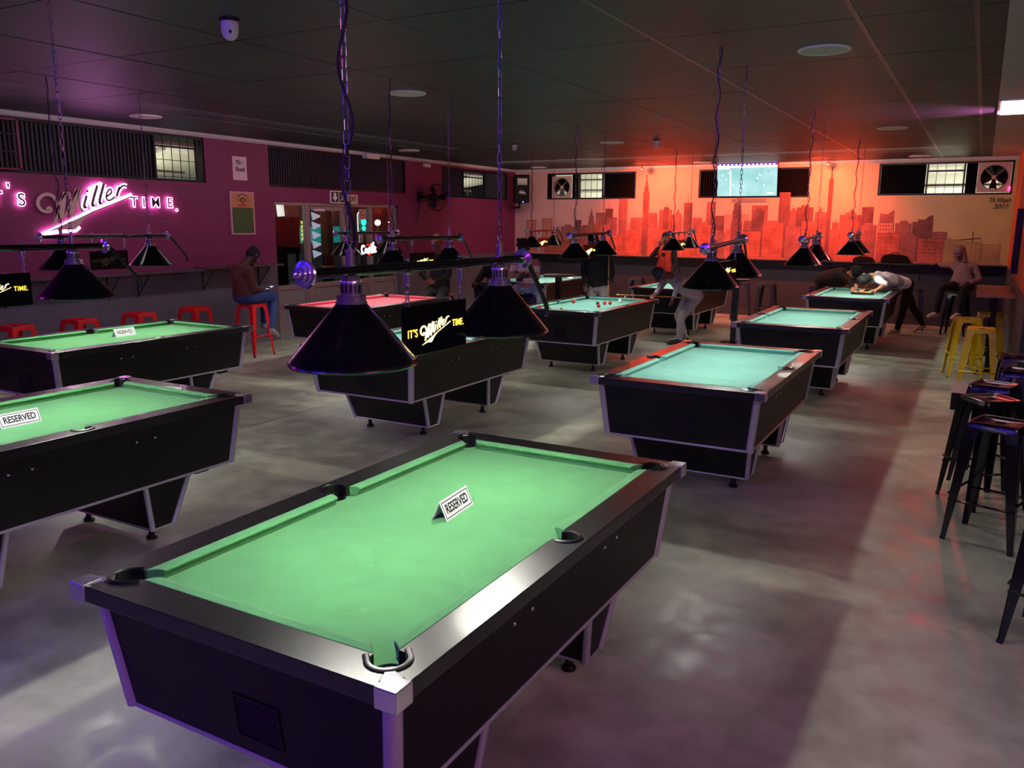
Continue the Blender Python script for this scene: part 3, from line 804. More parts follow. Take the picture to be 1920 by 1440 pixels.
MS = {  # script word, metres on the big sign
 'loop': ([(0.106, 0.293), (0.150, 0.320), (0.165, 0.274), (0.061, 0.262), (-0.001, 0.33), (0.008, 0.409), (0.083, 0.47), (0.173, 0.473), (0.231, 0.421), (0.25, 0.328), (0.228, 0.221), (0.185, 0.114)], .042),
 'm1': ([(0.366, 0.505), (0.318, 0.357), (0.278, 0.181)], .062), 'a1': ([(0.194, 0.194), (0.277, 0.382), (0.366, 0.499)], .022),
 'a2': ([(0.366, 0.502), (0.42, 0.50), (0.419, 0.43)], .03), 'm2': ([(0.527, 0.545), (0.475, 0.401), (0.416, 0.22)], .066),
 'm2b': ([(0.323, 0.195), (0.431, 0.4), (0.527, 0.545)], .022), 'm3': ([(0.564, 0.546), (0.527, 0.402), (0.55, 0.279), (.58, .30)], .04),
 'i': ([(0.647, 0.474), (0.585, 0.317), (0.633, 0.336)], .036), 'id': ([(0.655, 0.536), (0.672, 0.520)], .034),
 'l1': ([(0.805, 0.606), (0.696, 0.34), (0.743, 0.359)], .038), 'l2': ([(0.901, 0.631), (0.80, 0.372), (0.847, 0.389)], .038),
 'e': ([(0.918, 0.468), (1.002, 0.512), (1.0, 0.576), (0.94, 0.538), (0.91, 0.439), (0.96, 0.412), (1.037, 0.464)], .026),
 'r': ([(1.125, 0.60), (1.067, 0.472)], .036), 'r2': ([(1.094, 0.544), (1.175, 0.625), (1.232, 0.61)], .026)}
SW = [(0.063, 0.018), (0.483, 0.183), (1.295, 0.493), (1.294, 0.476), (0.964, 0.37), (0.736, 0.289), (0.571, 0.17), (0.455, 0.053), (0.266, 0.063), (0.135, 0.034)]
def script_word(mb, m, T, d0, d1, grow=0.0, words=True, swoosh=True):
    if words:
        for pts, w in MS.values():
            mb.ribbon(smoothen(pts, 2), w+grow, d0, d1, m, T)
    if swoosh:
        if grow:
            cx, cy = .6, .22
            mb.ribbon([(0.04, 0.01), (0.483, 0.19), (1.30, 0.50)], .03+grow, d0, d1, m, T)
            mb.ribbon([(0.05, 0.01), (.27, .05), (.46, .045), (.58, .16), (.74, .28), (1.0, .385), (1.29, .48)], .01+grow, d0, d1, m, T)
        else: mb.prism(SW, d0, d1, m, T)
def make_sign(kind):
    t = thing('hanging_sign', 'sign', 'sign')
    # panel faces +x; local: reading direction +y, up +z
    MB().box(-.007, .007, -.2, .2, -.315, -.135, M['signblack']).build('panel', t, bevel=.003)
    for s_ in (-1, 1):
        mb = MB(); y = s_*.17
        mb.lathe([(.001, .012), (.008, .014), (.011, .018), (.008, .024), (.001, .026)], M['chrome'], (0, y, .008), 'z', 14, cap=False)
        mb.lathe([(.006, .014), (.006, -.016), (.016, -.017), (.016, -.022), (.0135, -.024), (.0135, -.056), (.016, -.058), (.016, -.062), (.001, -.064)], M['chrome'], (0, y, 0), 'z', 20, cap=False)
        mb.build('hanger', t)
        mb = MB(); chain_mesh(mb, 0, y, -.134, -.062, M['chrome'], .024, .0022, .007); mb.build('chain', t)
    T = frame((.0075, 0, -.235), (0, 1, 0), (0, 0, 1))
    if kind in ('lit', 'dull'):
        m1, m2 = (M['signyellow'], M['signcore']) if kind == 'lit' else (M['signdull'], M['signdull'])
        text_mesh('lettering', "IT'S", .040, m1, T @ Matrix.Translation((-.152, 0, 0)) @ Matrix.Diagonal((.9, 1, 1, 1)), t, .0008, bold=.0002, spacing=1.12)
        text_mesh('lettering', "TIME.", .036, m1, T @ Matrix.Translation((.140, .014, 0)) @ Matrix.Diagonal((.86, 1, 1, 1)), t, .0008, bold=.0002, spacing=1.1)
        mb = MB(); script_word(mb, m2, T @ Matrix.Translation((-.105, -.048, 0)) @ Matrix.Diagonal((.148, .148, 1, 1)), 0, .0015); mb.build('lettering', t)
    else:
        mb = MB()
        k = [[(.0, .1), (-.06, .12), (-.07, .02), (-.01, .0)], [(.04, .07), (.0, .05), (.03, .0), (.05, .08), (.06, .0)], [(.11, .09), (.08, .06), (.11, .03), (.08, .0)], [(.15, .14), (.135, .01), (.16, .01)], [(.19, .16), (.17, .01), (.195, .02)], [(.21, .05), (.24, .08), (.21, .09), (.21, .01), (.25, .03)]]
        for s_ in k: mb.ribbon(smoothen(s_, 2), .026, 0, .0015, M['signwhite'], T @ Matrix.Translation((-.09, -.045, 0)) @ Matrix.Diagonal((1, .95, 1, 1)))
        mb.build('lettering', t)
        mb = MB()
        for x in (-.05, -.025, 0, .025, .05): mb.prism([(x, .062), (x+.016, .062), (x+.016, .080), (x, .080)], 0, .0012, M['signred'], T)
        mb.prism([(-.02, -.07), (.03, -.07), (.03, -.055), (-.02, -.055)], 0, .0012, M['signred'], T)
        mb.build('lettering', t)
    return t
lamp0 = make_lamp(); signs = {}
GL, GS = 'two-shade lamps hanging over the tables', 'black hanging signs between lamp shades'
def lamp(x, y, label, sign, slabel, tilt=0, rz=0, srot=0, first=[True]):
    o = lamp0 if first[0] else copy_tree(lamp0); first[0] = False
    o.location = (x, y, 1.78); o.rotation_euler = (tilt, 0, rz); o['label'] = label; o['group'] = GL
    for s_ in (-1, 1):
        p = V((0, s_*.465, -.190)); p.rotate(Euler((tilt, 0, rz)))
        light('pool_lamp_bulb', 'POINT', V((x, y, 1.78))+p, BULB_W, (1.0, .97, .90), .022)
    if sign not in signs:
        signs[sign] = make_sign(sign); s = signs[sign]
    else: s = copy_tree(signs[sign])
    s.location = (x, y, 1.78); s.rotation_euler = (tilt, 0, rz+srot); s['label'] = slabel; s['group'] = GS
lamp(-1.72, 2.50, 'large two-shade black bar lamp hanging nearest the camera', 'lit', 'yellow lettered sign hanging between the two nearest black shades')
lamp(-4.60, 2.53, 'two-shade bar lamp whose left half is cut off by the left edge', 'lit', 'bright yellow lettered sign cut off by the left edge')
lamp(-7.30, 5.12, 'two-shade bar lamp hanging in front of the pink neon wall sign', 'dull', 'unlit dark sign hanging in front of the maroon wall')
lamp(-4.66, 6.57, 'two-shade bar lamp just above the nearest lamp, before the capped person', 'lit', 'glowing sign half hidden behind the bar of the nearest lamp')
lamp(-7.40, 9.15, 'two-shade bar lamp in front of the glass entrance', 'red', 'red and white lit sign in front of the glass entrance')
lamp(-4.67, 10.50, 'two-shade bar lamp above the table with scattered red balls', 'lit', 'small glowing sign above the table with scattered balls', .02)
lamp(-1.75, 6.55, 'two-shade bar lamp above the empty turquoise table behind the nearest table', 'lit', 'glowing yellow sign turned edge-on above the empty turquoise table', .035, .05, -.25)
lamp(-1.76, 10.33, 'overlapping pair of black shades in front of the mural, above the third right-hand table', 'dull', 'dark sign between the shades above the third right-hand table', .02, .03)
lamp(-1.74, 14.00, 'rightmost and farthest lamp, above the table being racked', 'dull', 'dark sign between the shades of the farthest right lamp', 0, .03)
lamp(-4.70, 14.60, 'small far lamp in front of the person in the orange vest', 'lit', 'small glowing sign beside the person in the orange vest', .02)
lamp(-7.45, 14.53, 'farthest left lamp in front of the painted cooling towers', 'lit', 'small glowing sign below the painted cooling towers', .02)

# ================================================================== STOOLS
def make_stool(m, label, H=.76, b=.205):
    t = thing('bar_stool', label, 'stool')
    top = .145
    mb = MB()
    def rr(s_, z, r=.03, n=4):
        out = []
        for cx, cy, a0 in ((s_-r, s_-r, 0), (-s_+r, s_-r, PI/2), (-s_+r, -s_+r, PI), (s_-r, -s_+r, 3*PI/2)):
            for k in range(n+1):
                a = a0+PI/2*k/n; out.append((cx+r*math.cos(a), cy+r*math.sin(a), z))
        return out
    rings = [rr(top+.004, H-.05), rr(top, H-.012), rr(top-.006, H), rr(top-.022, H), rr(top-.032, H-.008), rr(.03, H-.010, .015)]
    i = mb.mi(m); R = [[mb.bm.verts.new(p) for p in r] for r in rings]; n = len(R[0])
    for a, b2 in zip(R, R[1:]):
        for k in range(n):
            f = mb.bm.faces.new((a[k], a[(k+1) % n], b2[(k+1) % n], b2[k])); f.material_index = i; f.smooth = True
    dk = mb.mi(M['hole'])
    last = [mb.bm.verts.new((v.co.x*.98, v.co.y*.98, H-.022)) for v in R[-1]]
    for k in range(n):
        f = mb.bm.faces.new((R[-1][k], R[-1][(k+1) % n], last[(k+1) % n], last[k])); f.material_index = dk
    f = mb.bm.faces.new(last); f.material_index = dk
    # underside sheet
    f = mb.bm.faces.new([mb.bm.verts.new((v.co.x*.99, v.co.y*.99, H-.030)) for v in R[0]]); f.material_index = i
    mb.build('seat', t)
    for sx in (-1, 1):
        for sy in (-1, 1):
            mb = MB(); th = .004
            zs = [(H-.02, top-.002, .088), (H-.10, top+.010, .070), (H-.45, top+(b-top)*.62, .052), (.03, b-.004, .030), (0, b, .028)]
            for ax in (0, 1):
                vs_ = []
                for z, e, w in zs:
                    for dd in (0, th):
                        for ww in (0, w):
                            p = (sx*(e-ww), sy*(e-dd), z) if ax == 0 else (sx*(e-dd), sy*(e-ww), z)
                            vs_.append(p)
                fs = []
                for k in range(len(zs)-1):
                    a = 4*k; c = 4*(k+1)
                    fs += [(a, a+1, c+1, c), (a+2, c+2, c+3, a+3), (a, c, c+2, a+2), (a+1, a+3, c+3, c+1)]
                e_ = 4*(len(zs)-1); fs += [(0, 2, 3, 1), (e_, e_+1, e_+3, e_+2)]
                mb.faces(vs_, fs, m)
            lg = mb.build('leg', t)
            mb = MB(); mb.box(sx*b-.017, sx*b+.004, sy*b-.017, sy*b+.004, 0, .018, M['rubber']) if sx > 0 and sy > 0 else mb.box(min(sx*b, sx*(b-.017)), max(sx*b, sx*(b-.017)), min(sy*b, sy*(b-.017)), max(sy*b, sy*(b-.017)), 0, .018, M['rubber'])
            mb.build('rubber_foot', lg)
    e = top+(b-top)*.70
    for (p, q) in (((-e, -e, .26), (e, -e, .26)), ((e, -e, .30), (e, e, .30)), ((e, e, .26), (-e, e, .26)), ((-e, e, .30), (-e, -e, .30))):
        MB().tube([p, q], .008, m, 8).build('footrest', t)
    return t
sp_ = {}
def stool(mname, x, y, rz, label, group, z=0):
    if mname not in sp_: sp_[mname] = make_stool(M[mname], label); o = sp_[mname]
    else: o = copy_tree(sp_[mname])
    o.location = (x, y, z); o.rotation_euler = (0, 0, rz); o['label'] = label; o['group'] = group
    return o
GR, GB, GY = 'red metal stools along the left wall', 'black metal stools', 'yellow metal stools'
for y, l in ((5.38, 'red stool at the far left edge, mostly cut off'), (6.16, 'red stool second from the left edge below the neon sign'), (6.98, 'red stool third from the left along the maroon wall'), (7.86, 'red stool nearest the seated person, empty')):
    stool('redpaint', -9.42, y-.02, .12, l, GR)
stool('redpaint', -9.15, 8.63, .03, 'red stool the person looking at a phone sits on', GR)
for x, y, rz, l in ((.205, 5.75, -.31, 'black stool in front on the right, with the red reflecting seat fully in view'), (.165, 6.54, .62, 'black stool second in the right-hand group, turned corner forward'),
                    (.19, 7.14, -.28, 'black stool third in the right-hand group, only its seat edge showing'), (.40, 7.95, -.15, 'black stool at the right edge behind the front three'),
                    (.40, 8.85, .05, 'black stool at the right edge nearest the yellow stools'), (.50, 4.40, -.31, 'black stool cut off by the right edge, only its legs showing'),
                    (-1.02, 17.15, .1, 'black stool against the back wall left of the hooded person'), (-.28, 16.75, -.2, 'black stool the hooded person sits on')):
    stool('blackpaint', x, y, rz, l, GB)
for x, y, rz, l in ((-4.22, 17.20, .2, 'dark stool against the back wall right of the leaning player'), (-3.72, 17.25, 0, 'dark stool with a red glint beside the one behind the lamp'),
                    (-2.75, 17.3, .1, 'dark stool behind the person in the padded jacket'), (-6.55, 17.3, .1, 'dark stool against the back wall left of the orange vest')):
    stool('greypaint', x, y, rz, l, 'dark grey stools along the back wall')
for x, y, rz, l in ((-.07, 12.16, .20, 'yellow stool on the left of the orange topped table'), (.09, 11.05, .02, 'yellow stool in front of the orange topped table, over the concrete block'), (.19, 13.05, .05, 'yellow stool half hidden behind the table leg')):
    stool('yellowpaint', x, y, rz, l, GY)

# ================================================================== RIGHT SIDE
mw = mat('orange_wood_top', (198, 120, 84), 0.4, noise=0.18, nscale=5)
t = thing('bar_table', 'tall table with a thick orange wooden top by the yellow stools', 'table', (.22, 13.43, 0))
MB().box(-.225, .215, -.96, .96, 1.005, 1.05, mw).build('table_top', t, bevel=.004)
for y in (-.82, .82):
    MB().box(-.035, .035, y-.035, y+.035, .01, 1.005, M['blackpaint']).build('leg', t)
    MB().box(-.17, .17, y-.05, y+.05, 0, .012, M['blackpaint']).build('base_plate', t)
mcon = mat('concrete_block', (140, 134, 130), .6, noise=.15, nscale=6)
mb = MB(); mb.box(-.13, .43, 9.83, 10.62, 0, .185, mcon); mb.box(-.128, .428, 9.822, 9.83, 0, .180, M['darkmetal'])
tag(mb.build('step_block', bevel=.003), 'low concrete step block with dark front in front of the yellow stools', 'step')
mb = MB(); mb.box(.36, .44, 12.9, 13.1, 1.30, 2.15, M['rubber']); tag(mb.build('speaker_column', bevel=.008), 'slim black column speaker on the orange side wall', 'speaker')
# recessed light fitting in the pale ceiling
t = thing('ceiling_panel_light', 'bright pinkish white light panel in the pale ceiling at the right edge', 'light', (.62, 10.45, ROOM_Z-.006))
MB().box(-.62, .62, -.60, .60, -.022, 0, M['white']).build('housing', t, bevel=.004)
MB().box(-.59, .59, -.56, .56, -.030, -.022, mat('panel_pink_white', (255, 240, 250), .4, emit=(255, 224, 244), strength=4.5)).build('diffuser', t)
light('pink_ceiling_wash', 'SPOT', (.30, 10.95, 2.86), 120, (1.0, .22, .62), .04, target=(-.9, 10.7, 3.17), spot=1.5, blend=.9)
mb = MB(); mb.box(.36, .44, 10.90, 11.00, 2.78, 2.92, M['blackpaint']); tag(mb.build('pink_spotlight'), 'small pink spotlight high on the side wall washing the ceiling', 'light')

# ================================================================== LEFT WALL FURNISHINGS
def bracket(parent, y, z, x0=-9.99, x1=-9.74):
    mb = MB(); mb.tube([(x0, y, z-.30), (x1, y, z-.01)], .008, M['blackpaint'], 6); mb.tube([(x0, y, z-.32), (x0, y, z-.005)], .008, M['blackpaint'], 6); mb.build('bracket', parent)
mcw = mat('brown_counter_wood', (88, 68, 56), .4, noise=.2, nscale=6)
t = thing('wall_counter', 'long narrow black counter shelf above the red stools', 'counter', (0, 0, 0))
MB().box(-10.0, -9.70, 3.0, 8.30, 1.215, 1.245, mat('dark_counter', (74, 62, 68), .3, noise=.1)).build('shelf', t, bevel=.003)
for y in (4.0, 5.6, 6.95, 7.4): bracket(t, y, 1.215)
t = thing('wall_counter', 'short brown counter shelf the person with the phone leans on', 'counter', (0, 0, 0))
MB().box(-10.0, -9.70, 8.36, 9.86, 1.235, 1.262, mcw).build('shelf', t, bevel=.003)
for y in (8.5, 9.6): bracket(t, y, 1.235)
t = thing('wall_counter', 'long narrow black counter shelf below the skyline mural', 'counter', (0, 0, 0))
MB().box(-9.9, .42, 17.78, 18.0, 1.165, 1.195, M['blackpaint']).build('shelf', t, bevel=.003)
for x in (-9.0, -7.4, -5.8, -4.2, -2.6, -1.0):
    mb = MB(); mb.tube([(x, 17.99, .88), (x, 17.8, 1.16)], .008, M['blackpaint'], 6); mb.build('bracket', t)

# big neon sign on the maroon wall
t = thing('neon_sign', 'large grey script sign with pink-white glow on the maroon wall', 'neon sign', (-10.0, 6.1, 1.76))
T0 = frame((.036, 0, 0), (0, 1, 0), (0, 0, 1))
mb = MB(); mk = ('loop', 'm1', 'a1', 'a2', 'm2', 'm2b', 'm3')
for k in mk: mb.ribbon(smoothen(MS[k][0], 2), MS[k][1], 0, .004, M['lettered'], T0)
mb.build('lettering', t)
mb = MB()
for k in MS:
    if k not in mk: mb.ribbon(smoothen(MS[k][0], 2), MS[k][1], 0, .004, M['letter'], T0)
mb.build('lettering', t)
mb = MB(); mb.prism(SW, .0, .004, M['lettered'], T0); mb.build('swoosh', t)
def neon_path(pts, r=.011, dx=.018):
    mb = MB(); mb.tube([(dx, y, z) for y, z in pts], r, M['neon'], 6); return mb
mb = MB()
for k in ('i', 'l1', 'l2', 'e', 'r', 'r2'):
    pts, w = MS[k]; mb.ribbon(smoothen(pts, 2), w+.036, -.007, -.001, M['neon'], T0)
mb.ribbon([(.62, .34), (.70, .56), (.80, .60), (.86, .63)], .05, -.007, -.001, M['neon'], T0)
mb.ribbon([(0.03, -.005), (.28, .10), (.65, .265), (1.0, .40), (1.30, .505)], .045, -.007, -.001, M['neon'], T0)
mb.ribbon([(0.03, -.005), (.30, .03), (.46, .035), (.52, .08)], .035, -.007, -.001, M['neon'], T0)
mb.build('halo_strip', t)  # wider than the letters: halo light on the wall, made as glowing shapes
LT = {"I": (-.72, .41), "T": (-.47, .41), "'": (-.33, .50), "S": (-.19, .395)}
for ch, (u, v) in LT.items():
    Tt = T0 @ Matrix.Translation((u, v, .009))
    text_mesh('lettering', ch, .205, M['letter'], T0 @ Matrix.Translation((u, v, .003)), t, .002, bold=.002)
    text_mesh('halo_strip', ch, .205, M['neon'], T0 @ Matrix.Translation((u, v, -.004)), t, .003, bold=.011)
for ch, u, v in (('T', 1.325, .405), ('I', 1.475, .40), ('M', 1.66, .405), ('E', 1.895, .405), ('.', 2.005, .36)):
    text_mesh('lettering', ch, .185, M['letter'], T0 @ Matrix.Translation((u, v, .003)), t, .002, bold=.002)
    text_mesh('halo_strip', ch, .185, M['neon'], T0 @ Matrix.Translation((u, v, -.004)), t, .003, bold=.011)

# posters, exit signs
def plate(name, label, cat, y0, y1, z0, z1, m, x=-10.0, th=.006):
    return tag(MB().box(x, x+th, y0, y1, z0, z1, m).build(name), label, cat)
p = plate('paper_sign', 'white sheet with handwritten words high on the maroon wall', 'sign', 9.19, 9.47, 2.54, 2.89, mat('white_paper', (225, 190, 196), .6))
def ltext(s_, size, m, y, z, parent, x=-9.9935, sc=1, **k):
    return text_mesh('lettering', s_, size, m, frame((x, y, z), (0, 1, 0), (0, 0, 1)) @ Matrix.Diagonal((sc, 1, 1, 1)), parent, .0008, **k)
ltext('The', .085, M['ink'], 9.31, 2.80, p, shear=.25, bold=.003); ltext('Rock', .09, M['ink'], 9.33, 2.70, p, shear=.25, bold=.003)
p = plate('poster', 'framed poster with tan top and green chalkboard below the white sheet', 'poster', 9.09, 9.57, 1.72, 2.37, mat('poster_frame_pink', (200, 150, 156), .5), th=.02)
MB().box(-9.98, -9.978, 9.12, 9.54, 2.13, 2.345, mat('poster_tan', (190, 130, 80), .6)).build('heading_panel', p)
MB().box(-9.98, -9.978, 9.12, 9.54, 1.745, 2.13, mat('poster_green', (62, 92, 40), .6, noise=.15, nscale=7)).build('chalk_panel', p)
mb = MB()
mb.tube([(-9.976, 9.335+.035*math.cos(a), 2.24+.035*math.sin(a)) for a in [2*PI*k/20 for k in range(20)]], .008, M['ink'], 5, closed=True)
for s_ in (-1, 1):
    mb.tube([(-9.976, 9.335+s_*.05, 2.235), (-9.976, 9.335+s_*.13, 2.222)], .003, M['ink'], 5); mb.tube([(-9.976, 9.335+s_*.05, 2.25), (-9.976, 9.335+s_*.12, 2.262)], .003, M['ink'], 5)
for k in range(7):
    a = PI*.2+PI*.6*k/6; mb.box(-9.978, -9.975, 9.335+.10*math.cos(a)-.007, 9.335+.10*math.cos(a)+.007, 2.235+.085*math.sin(a), 2.255+.085*math.sin(a), M['ink'])
mb.build('emblem', p)
MB().box(-9.978, -9.975, 9.25, 9.42, 2.15, 2.185, mat('poster_red', (190, 60, 40), .5)).build('banner', p)
p = tag(MB().box(-10.0, -9.98, 11.34, 11.78, 2.245, 2.455, M['card']).build('exit_pictogram_sign'), 'white sign with arrow and running figure above the door', 'sign')
mb = MB(); mb.box(-9.98, -9.978, 11.36, 11.55, 2.26, 2.44, mat('exit_green_dark', (40, 50, 36), .5)); mb.box(-9.98, -9.978, 11.57, 11.76, 2.26, 2.44, mat('exit_green_dark', (40, 50, 36), .5)); mb.build('dark_field', p)
mb = MB(); Ta = frame((-9.9775, 11.455, 2.35), (0, 1, 0), (0, 0, 1))
mb.prism([(-.03, .07), (-.03, -.0), (-.07, -.0), (0, -.075), (.07, 0), (.03, 0), (.03, .07)], 0, .001, M['card'], Ta)
Tb = frame((-9.9775, 11.665, 2.35), (0, 1, 0), (0, 0, 1))
for s_ in ([(.01, .05), (.0, .0)], [(0, .03), (.045, .02), (.05, -.005)], [(.0, .035), (-.045, .015)], [(0, .0), (.035, -.03), (.03, -.075)], [(0, 0), (-.02, -.04), (-.06, -.05)]):
    mb.ribbon(s_, .018, 0, .001, M['card'], Tb)
mb.prism([(.015+.018*math.cos(a), .068+.018*math.sin(a)) for a in [2*PI*k/10 for k in range(10)]], 0, .001, M['card'], Tb)
mb.build('pictogram', p)
p = tag(MB().box(-10.0, -9.985, 11.80, 12.08, 2.235, 2.405, mat('exit_cream', (215, 190, 160), .5)).build('exit_sign'), 'cream sign with black exit lettering above the glass door', 'sign')
ltext('EXIT', .115, M['ink'], 11.945, 2.32, p, x=-9.9845, sc=.8, bold=.003)
p = tag(MB().box(-10.065, -10.06, 12.19, 12.38, 1.96, 2.15, mat('sticker_pink', (226, 190, 178), .5)).build('prohibition_sticker'), 'red ringed prohibition sticker on the door glass', 'sticker')
mb = MB(); mb.tube([(-10.058, 12.285+.065*math.cos(a), 2.055+.07*math.sin(a)) for a in [2*PI*k/24 for k in range(24)]], .009, mat('sticker_red', (200, 50, 40), .5), 6, closed=True)
mb.tube([(-10.058, 12.24, 2.10), (-10.058, 12.33, 2.01)], .006, _m['sticker_red'], 6); mb.tube([(-10.058, 12.25, 2.04), (-10.058, 12.32, 2.05)], .006, M['ink'], 6); mb.build('red_ring', p)
# small boxes at the cornice
tag(MB().box(-10.0, -9.88, 12.25, 12.62, 3.06, 3.15, M['white']).build('emergency_light', bevel=.006), 'small cream box light on the cornice above the door', 'light')
tag(MB().box(-10.0, -9.94, 14.15, 14.35, 3.02, 3.09, M['white']).build('junction_box', bevel=.004), 'little white junction box on the maroon wall near the fan', 'box')

# wall fan near the far left window
t = thing('wall_fan', 'dark oscillating fan on a wall bracket left of the barred window', 'fan', (-9.98, 14.0, 2.42))
MB().tube([(0, 0, .0), (.16, 0, .0), (.22, .05, .0)], .03, M['darkmetal'], 10).build('arm', t)
MB().box(0, .03, -.07, .07, -.1, .1, M['darkmetal']).build('bracket', t)
MB().lathe([(.001, -.09), (.06, -.07), (.07, 0), (.05, .05), (.001, .06)], M['darkmetal'], (.24, .1, 0), 'y', 16, cap=False).build('motor', t)
mb = MB()
cg = V((.26, .22, 0))
for r_, dy in ((.27, 0), (.25, .04), (.25, -.04), (.15, .07), (.15, -.07), (.07, .075), (.07, -.075)):
    mb.tube([cg+V((r_*math.cos(a), dy, r_*math.sin(a))) for a in [2*PI*k/28 for k in range(28)]], .004, M['darkmetal'], 5, closed=True)
for k in range(24):
    a = 2*PI*k/24
    for s_ in (1, -1):
        mb.tube([cg+V((r_*math.cos(a), s_*dy, r_*math.sin(a))) for r_, dy in ((.03, .078), (.15, .07), (.25, .04), (.27, 0))], .002, M['darkmetal'], 4)
mb.build('cage', t)
for k in range(3):
    a = 2*PI*k/3; mb = MB(); R_ = Matrix.Rotation(a, 3, 'Y')
    mb.faces([cg+R_ @ V(p_) for p_ in ((.02, -.02, -.02), (.22, -.03, -.06), (.23, .02, .08), (.03, .02, .03), (.02, -.015, -.02), (.22, -.025, -.06), (.23, .025, .08), (.03, .025, .03))],
             [(0, 1, 2, 3), (4, 7, 6, 5), (0, 4, 5, 1), (1, 5, 6, 2), (2, 6, 7, 3), (3, 7, 4, 0)], M['rubber']); mb.build('blade', t)
mb = MB(); mb.tube([(.02, 0, -.05), (.0, -.05, -.25), (.05, -.12, -.30), (.03, -.15, -.5)], .01, M['cable'], 6); mb.build('supply_cable', t)

# loudspeaker in the corner
t = thing('loudspeaker', 'black loudspeaker high in the back left corner with a blue light', 'speaker', (-9.55, 17.45, 2.70), .75)
mb = MB(); mb.prism([(-.14, .15), (.14, .15), (.18, -.14), (-.18, -.14)], -.32, .32, mat('speaker_black', (3, 3, 4), .5, spec=.15)); mb.build('cabinet', t, bevel=.02)
mb = MB(); mb.lathe([(.15, 0), (.14, .012), (.05, .0), (.001, .0)], M['signblack'], (0, -.145, -.12), 'y', 24, cap=False); mb.build('woofer', t)
mb = MB(); mb.box(-.12, .12, -.155, -.14, .08, .24, M['signblack']); mb.build('horn', t, bevel=.006)
MB().sphere((.02, -.15, -.30), .014, mat('blue_led', (40, 60, 255), .3, emit=(30, 60, 255), strength=25), 10).build('status_light', t)
MB().tube([(0, .1, -.32), (0, .1, -.42), (0, .625, -.42)], .025, M['darkmetal'], 8).build('mount', t)

# extractor fans in the back windows
def extractor(xc, zc, w, label, pink=False):
    t = thing('extractor_fan', label, 'fan', (xc, 18.02, zc), 0, 'extractor fans in the back windows')
    mf = mat('fan_plate_beige', (196, 160, 146), .5)
    mb = MB(); h = w/2; n = 32; r = h*.80
    i = mb.mi(mf)
    sq = []
    for k in range(n):
        a = 2*PI*k/n; c, s_ = math.cos(a), math.sin(a); q = h/max(abs(c), abs(s_)); sq.append((q*c, q*s_))
    for y in (-.012, .0):
        pass
    A = [mb.bm.verts.new((x, -.012, z)) for x, z in sq]; B = [mb.bm.verts.new((r*math.cos(2*PI*k/n), -.012, r*math.sin(2*PI*k/n))) for k in range(n)]
    C_ = [mb.bm.verts.new((r*.98*math.cos(2*PI*k/n), .07, r*.98*math.sin(2*PI*k/n))) for k in range(n)]; D = [mb.bm.verts.new((x, .01, z)) for x, z in sq]
    for k in range(n):
        k2 = (k+1) % n
        for q in ((A[k], A[k2], B[k2], B[k]), (B[k], B[k2], C_[k2], C_[k]), (D[k], D[k2], A[k2], A[k])): mb.bm.faces.new(q)
    mb.build('frame', t)
    mb = MB(); sp2 = [(r*1.0*math.cos(a), r*1.0*math.sin(a)) for a in [-.55+(PI+1.1)*k/24 for k in range(25)]]
    mb.prism(sp2+[(-.35*r, -.2*r), (.1*r, .0)], -.085, -.075, mcb, Matrix(((1, 0, 0, 0), (0, 0, -1, 0), (0, 1, 0, 0), (0, 0, 0, 1)))); mb.build('dark_backing', t)  # dark disc added behind the blades to block the bright outside
    mb = MB(); mb.tube([(r*math.cos(a), -.013, r*math.sin(a)) for a in [2*PI*k/28 for k in range(28)]], .006, M['darkmetal'], 5, closed=True)
    for k in range(4):
        a = PI/4+k*PI/2; mb.tube([(.03*math.cos(a), -.01, .03*math.sin(a)), (r*math.cos(a), -.01, r*math.sin(a))], .006, mf, 6)
    mb.build('guard', t)
    MB().lathe([(.001, -.03), (.035, -.025), (.042, .03), (.001, .04)], mf, (0, 0, 0), 'y', 20, cap=False).build('motor', t)
    for k in range(5):
        a = 2*PI*k/5+.3; R_ = Matrix.Rotation(a, 3, 'Y'); mb = MB()
        P_ = [(.03, .01, -.03), (r*.93, .0, -.075), (r*.95, .05, .06), (.035, .035, .03)]
        mb.faces([R_ @ V(p_) for p_ in P_]+[R_ @ (V(p_)+V((0, .003, 0))) for p_ in P_], [(0, 1, 2, 3), (4, 7, 6, 5), (0, 4, 5, 1), (1, 5, 6, 2), (2, 6, 7, 3), (3, 7, 4, 0)], M['rubber']); mb.build('blade', t)
    return t
extractor(-8.76, 2.75, .50, 'square extractor fan in the back window nearest the left corner')
extractor(.07, 2.80, .54, 'square extractor fan in the back window at the right end')
tag(MB().tube([(.33, 17.98, 2.56), (.33, 17.98, 2.63)], .022, mat('pink_bulb', (255, 80, 150), .3, emit=(255, 60, 140), strength=3), 10).build('pink_bulb'), 'small pink bulb beside the right extractor fan', 'bulb')

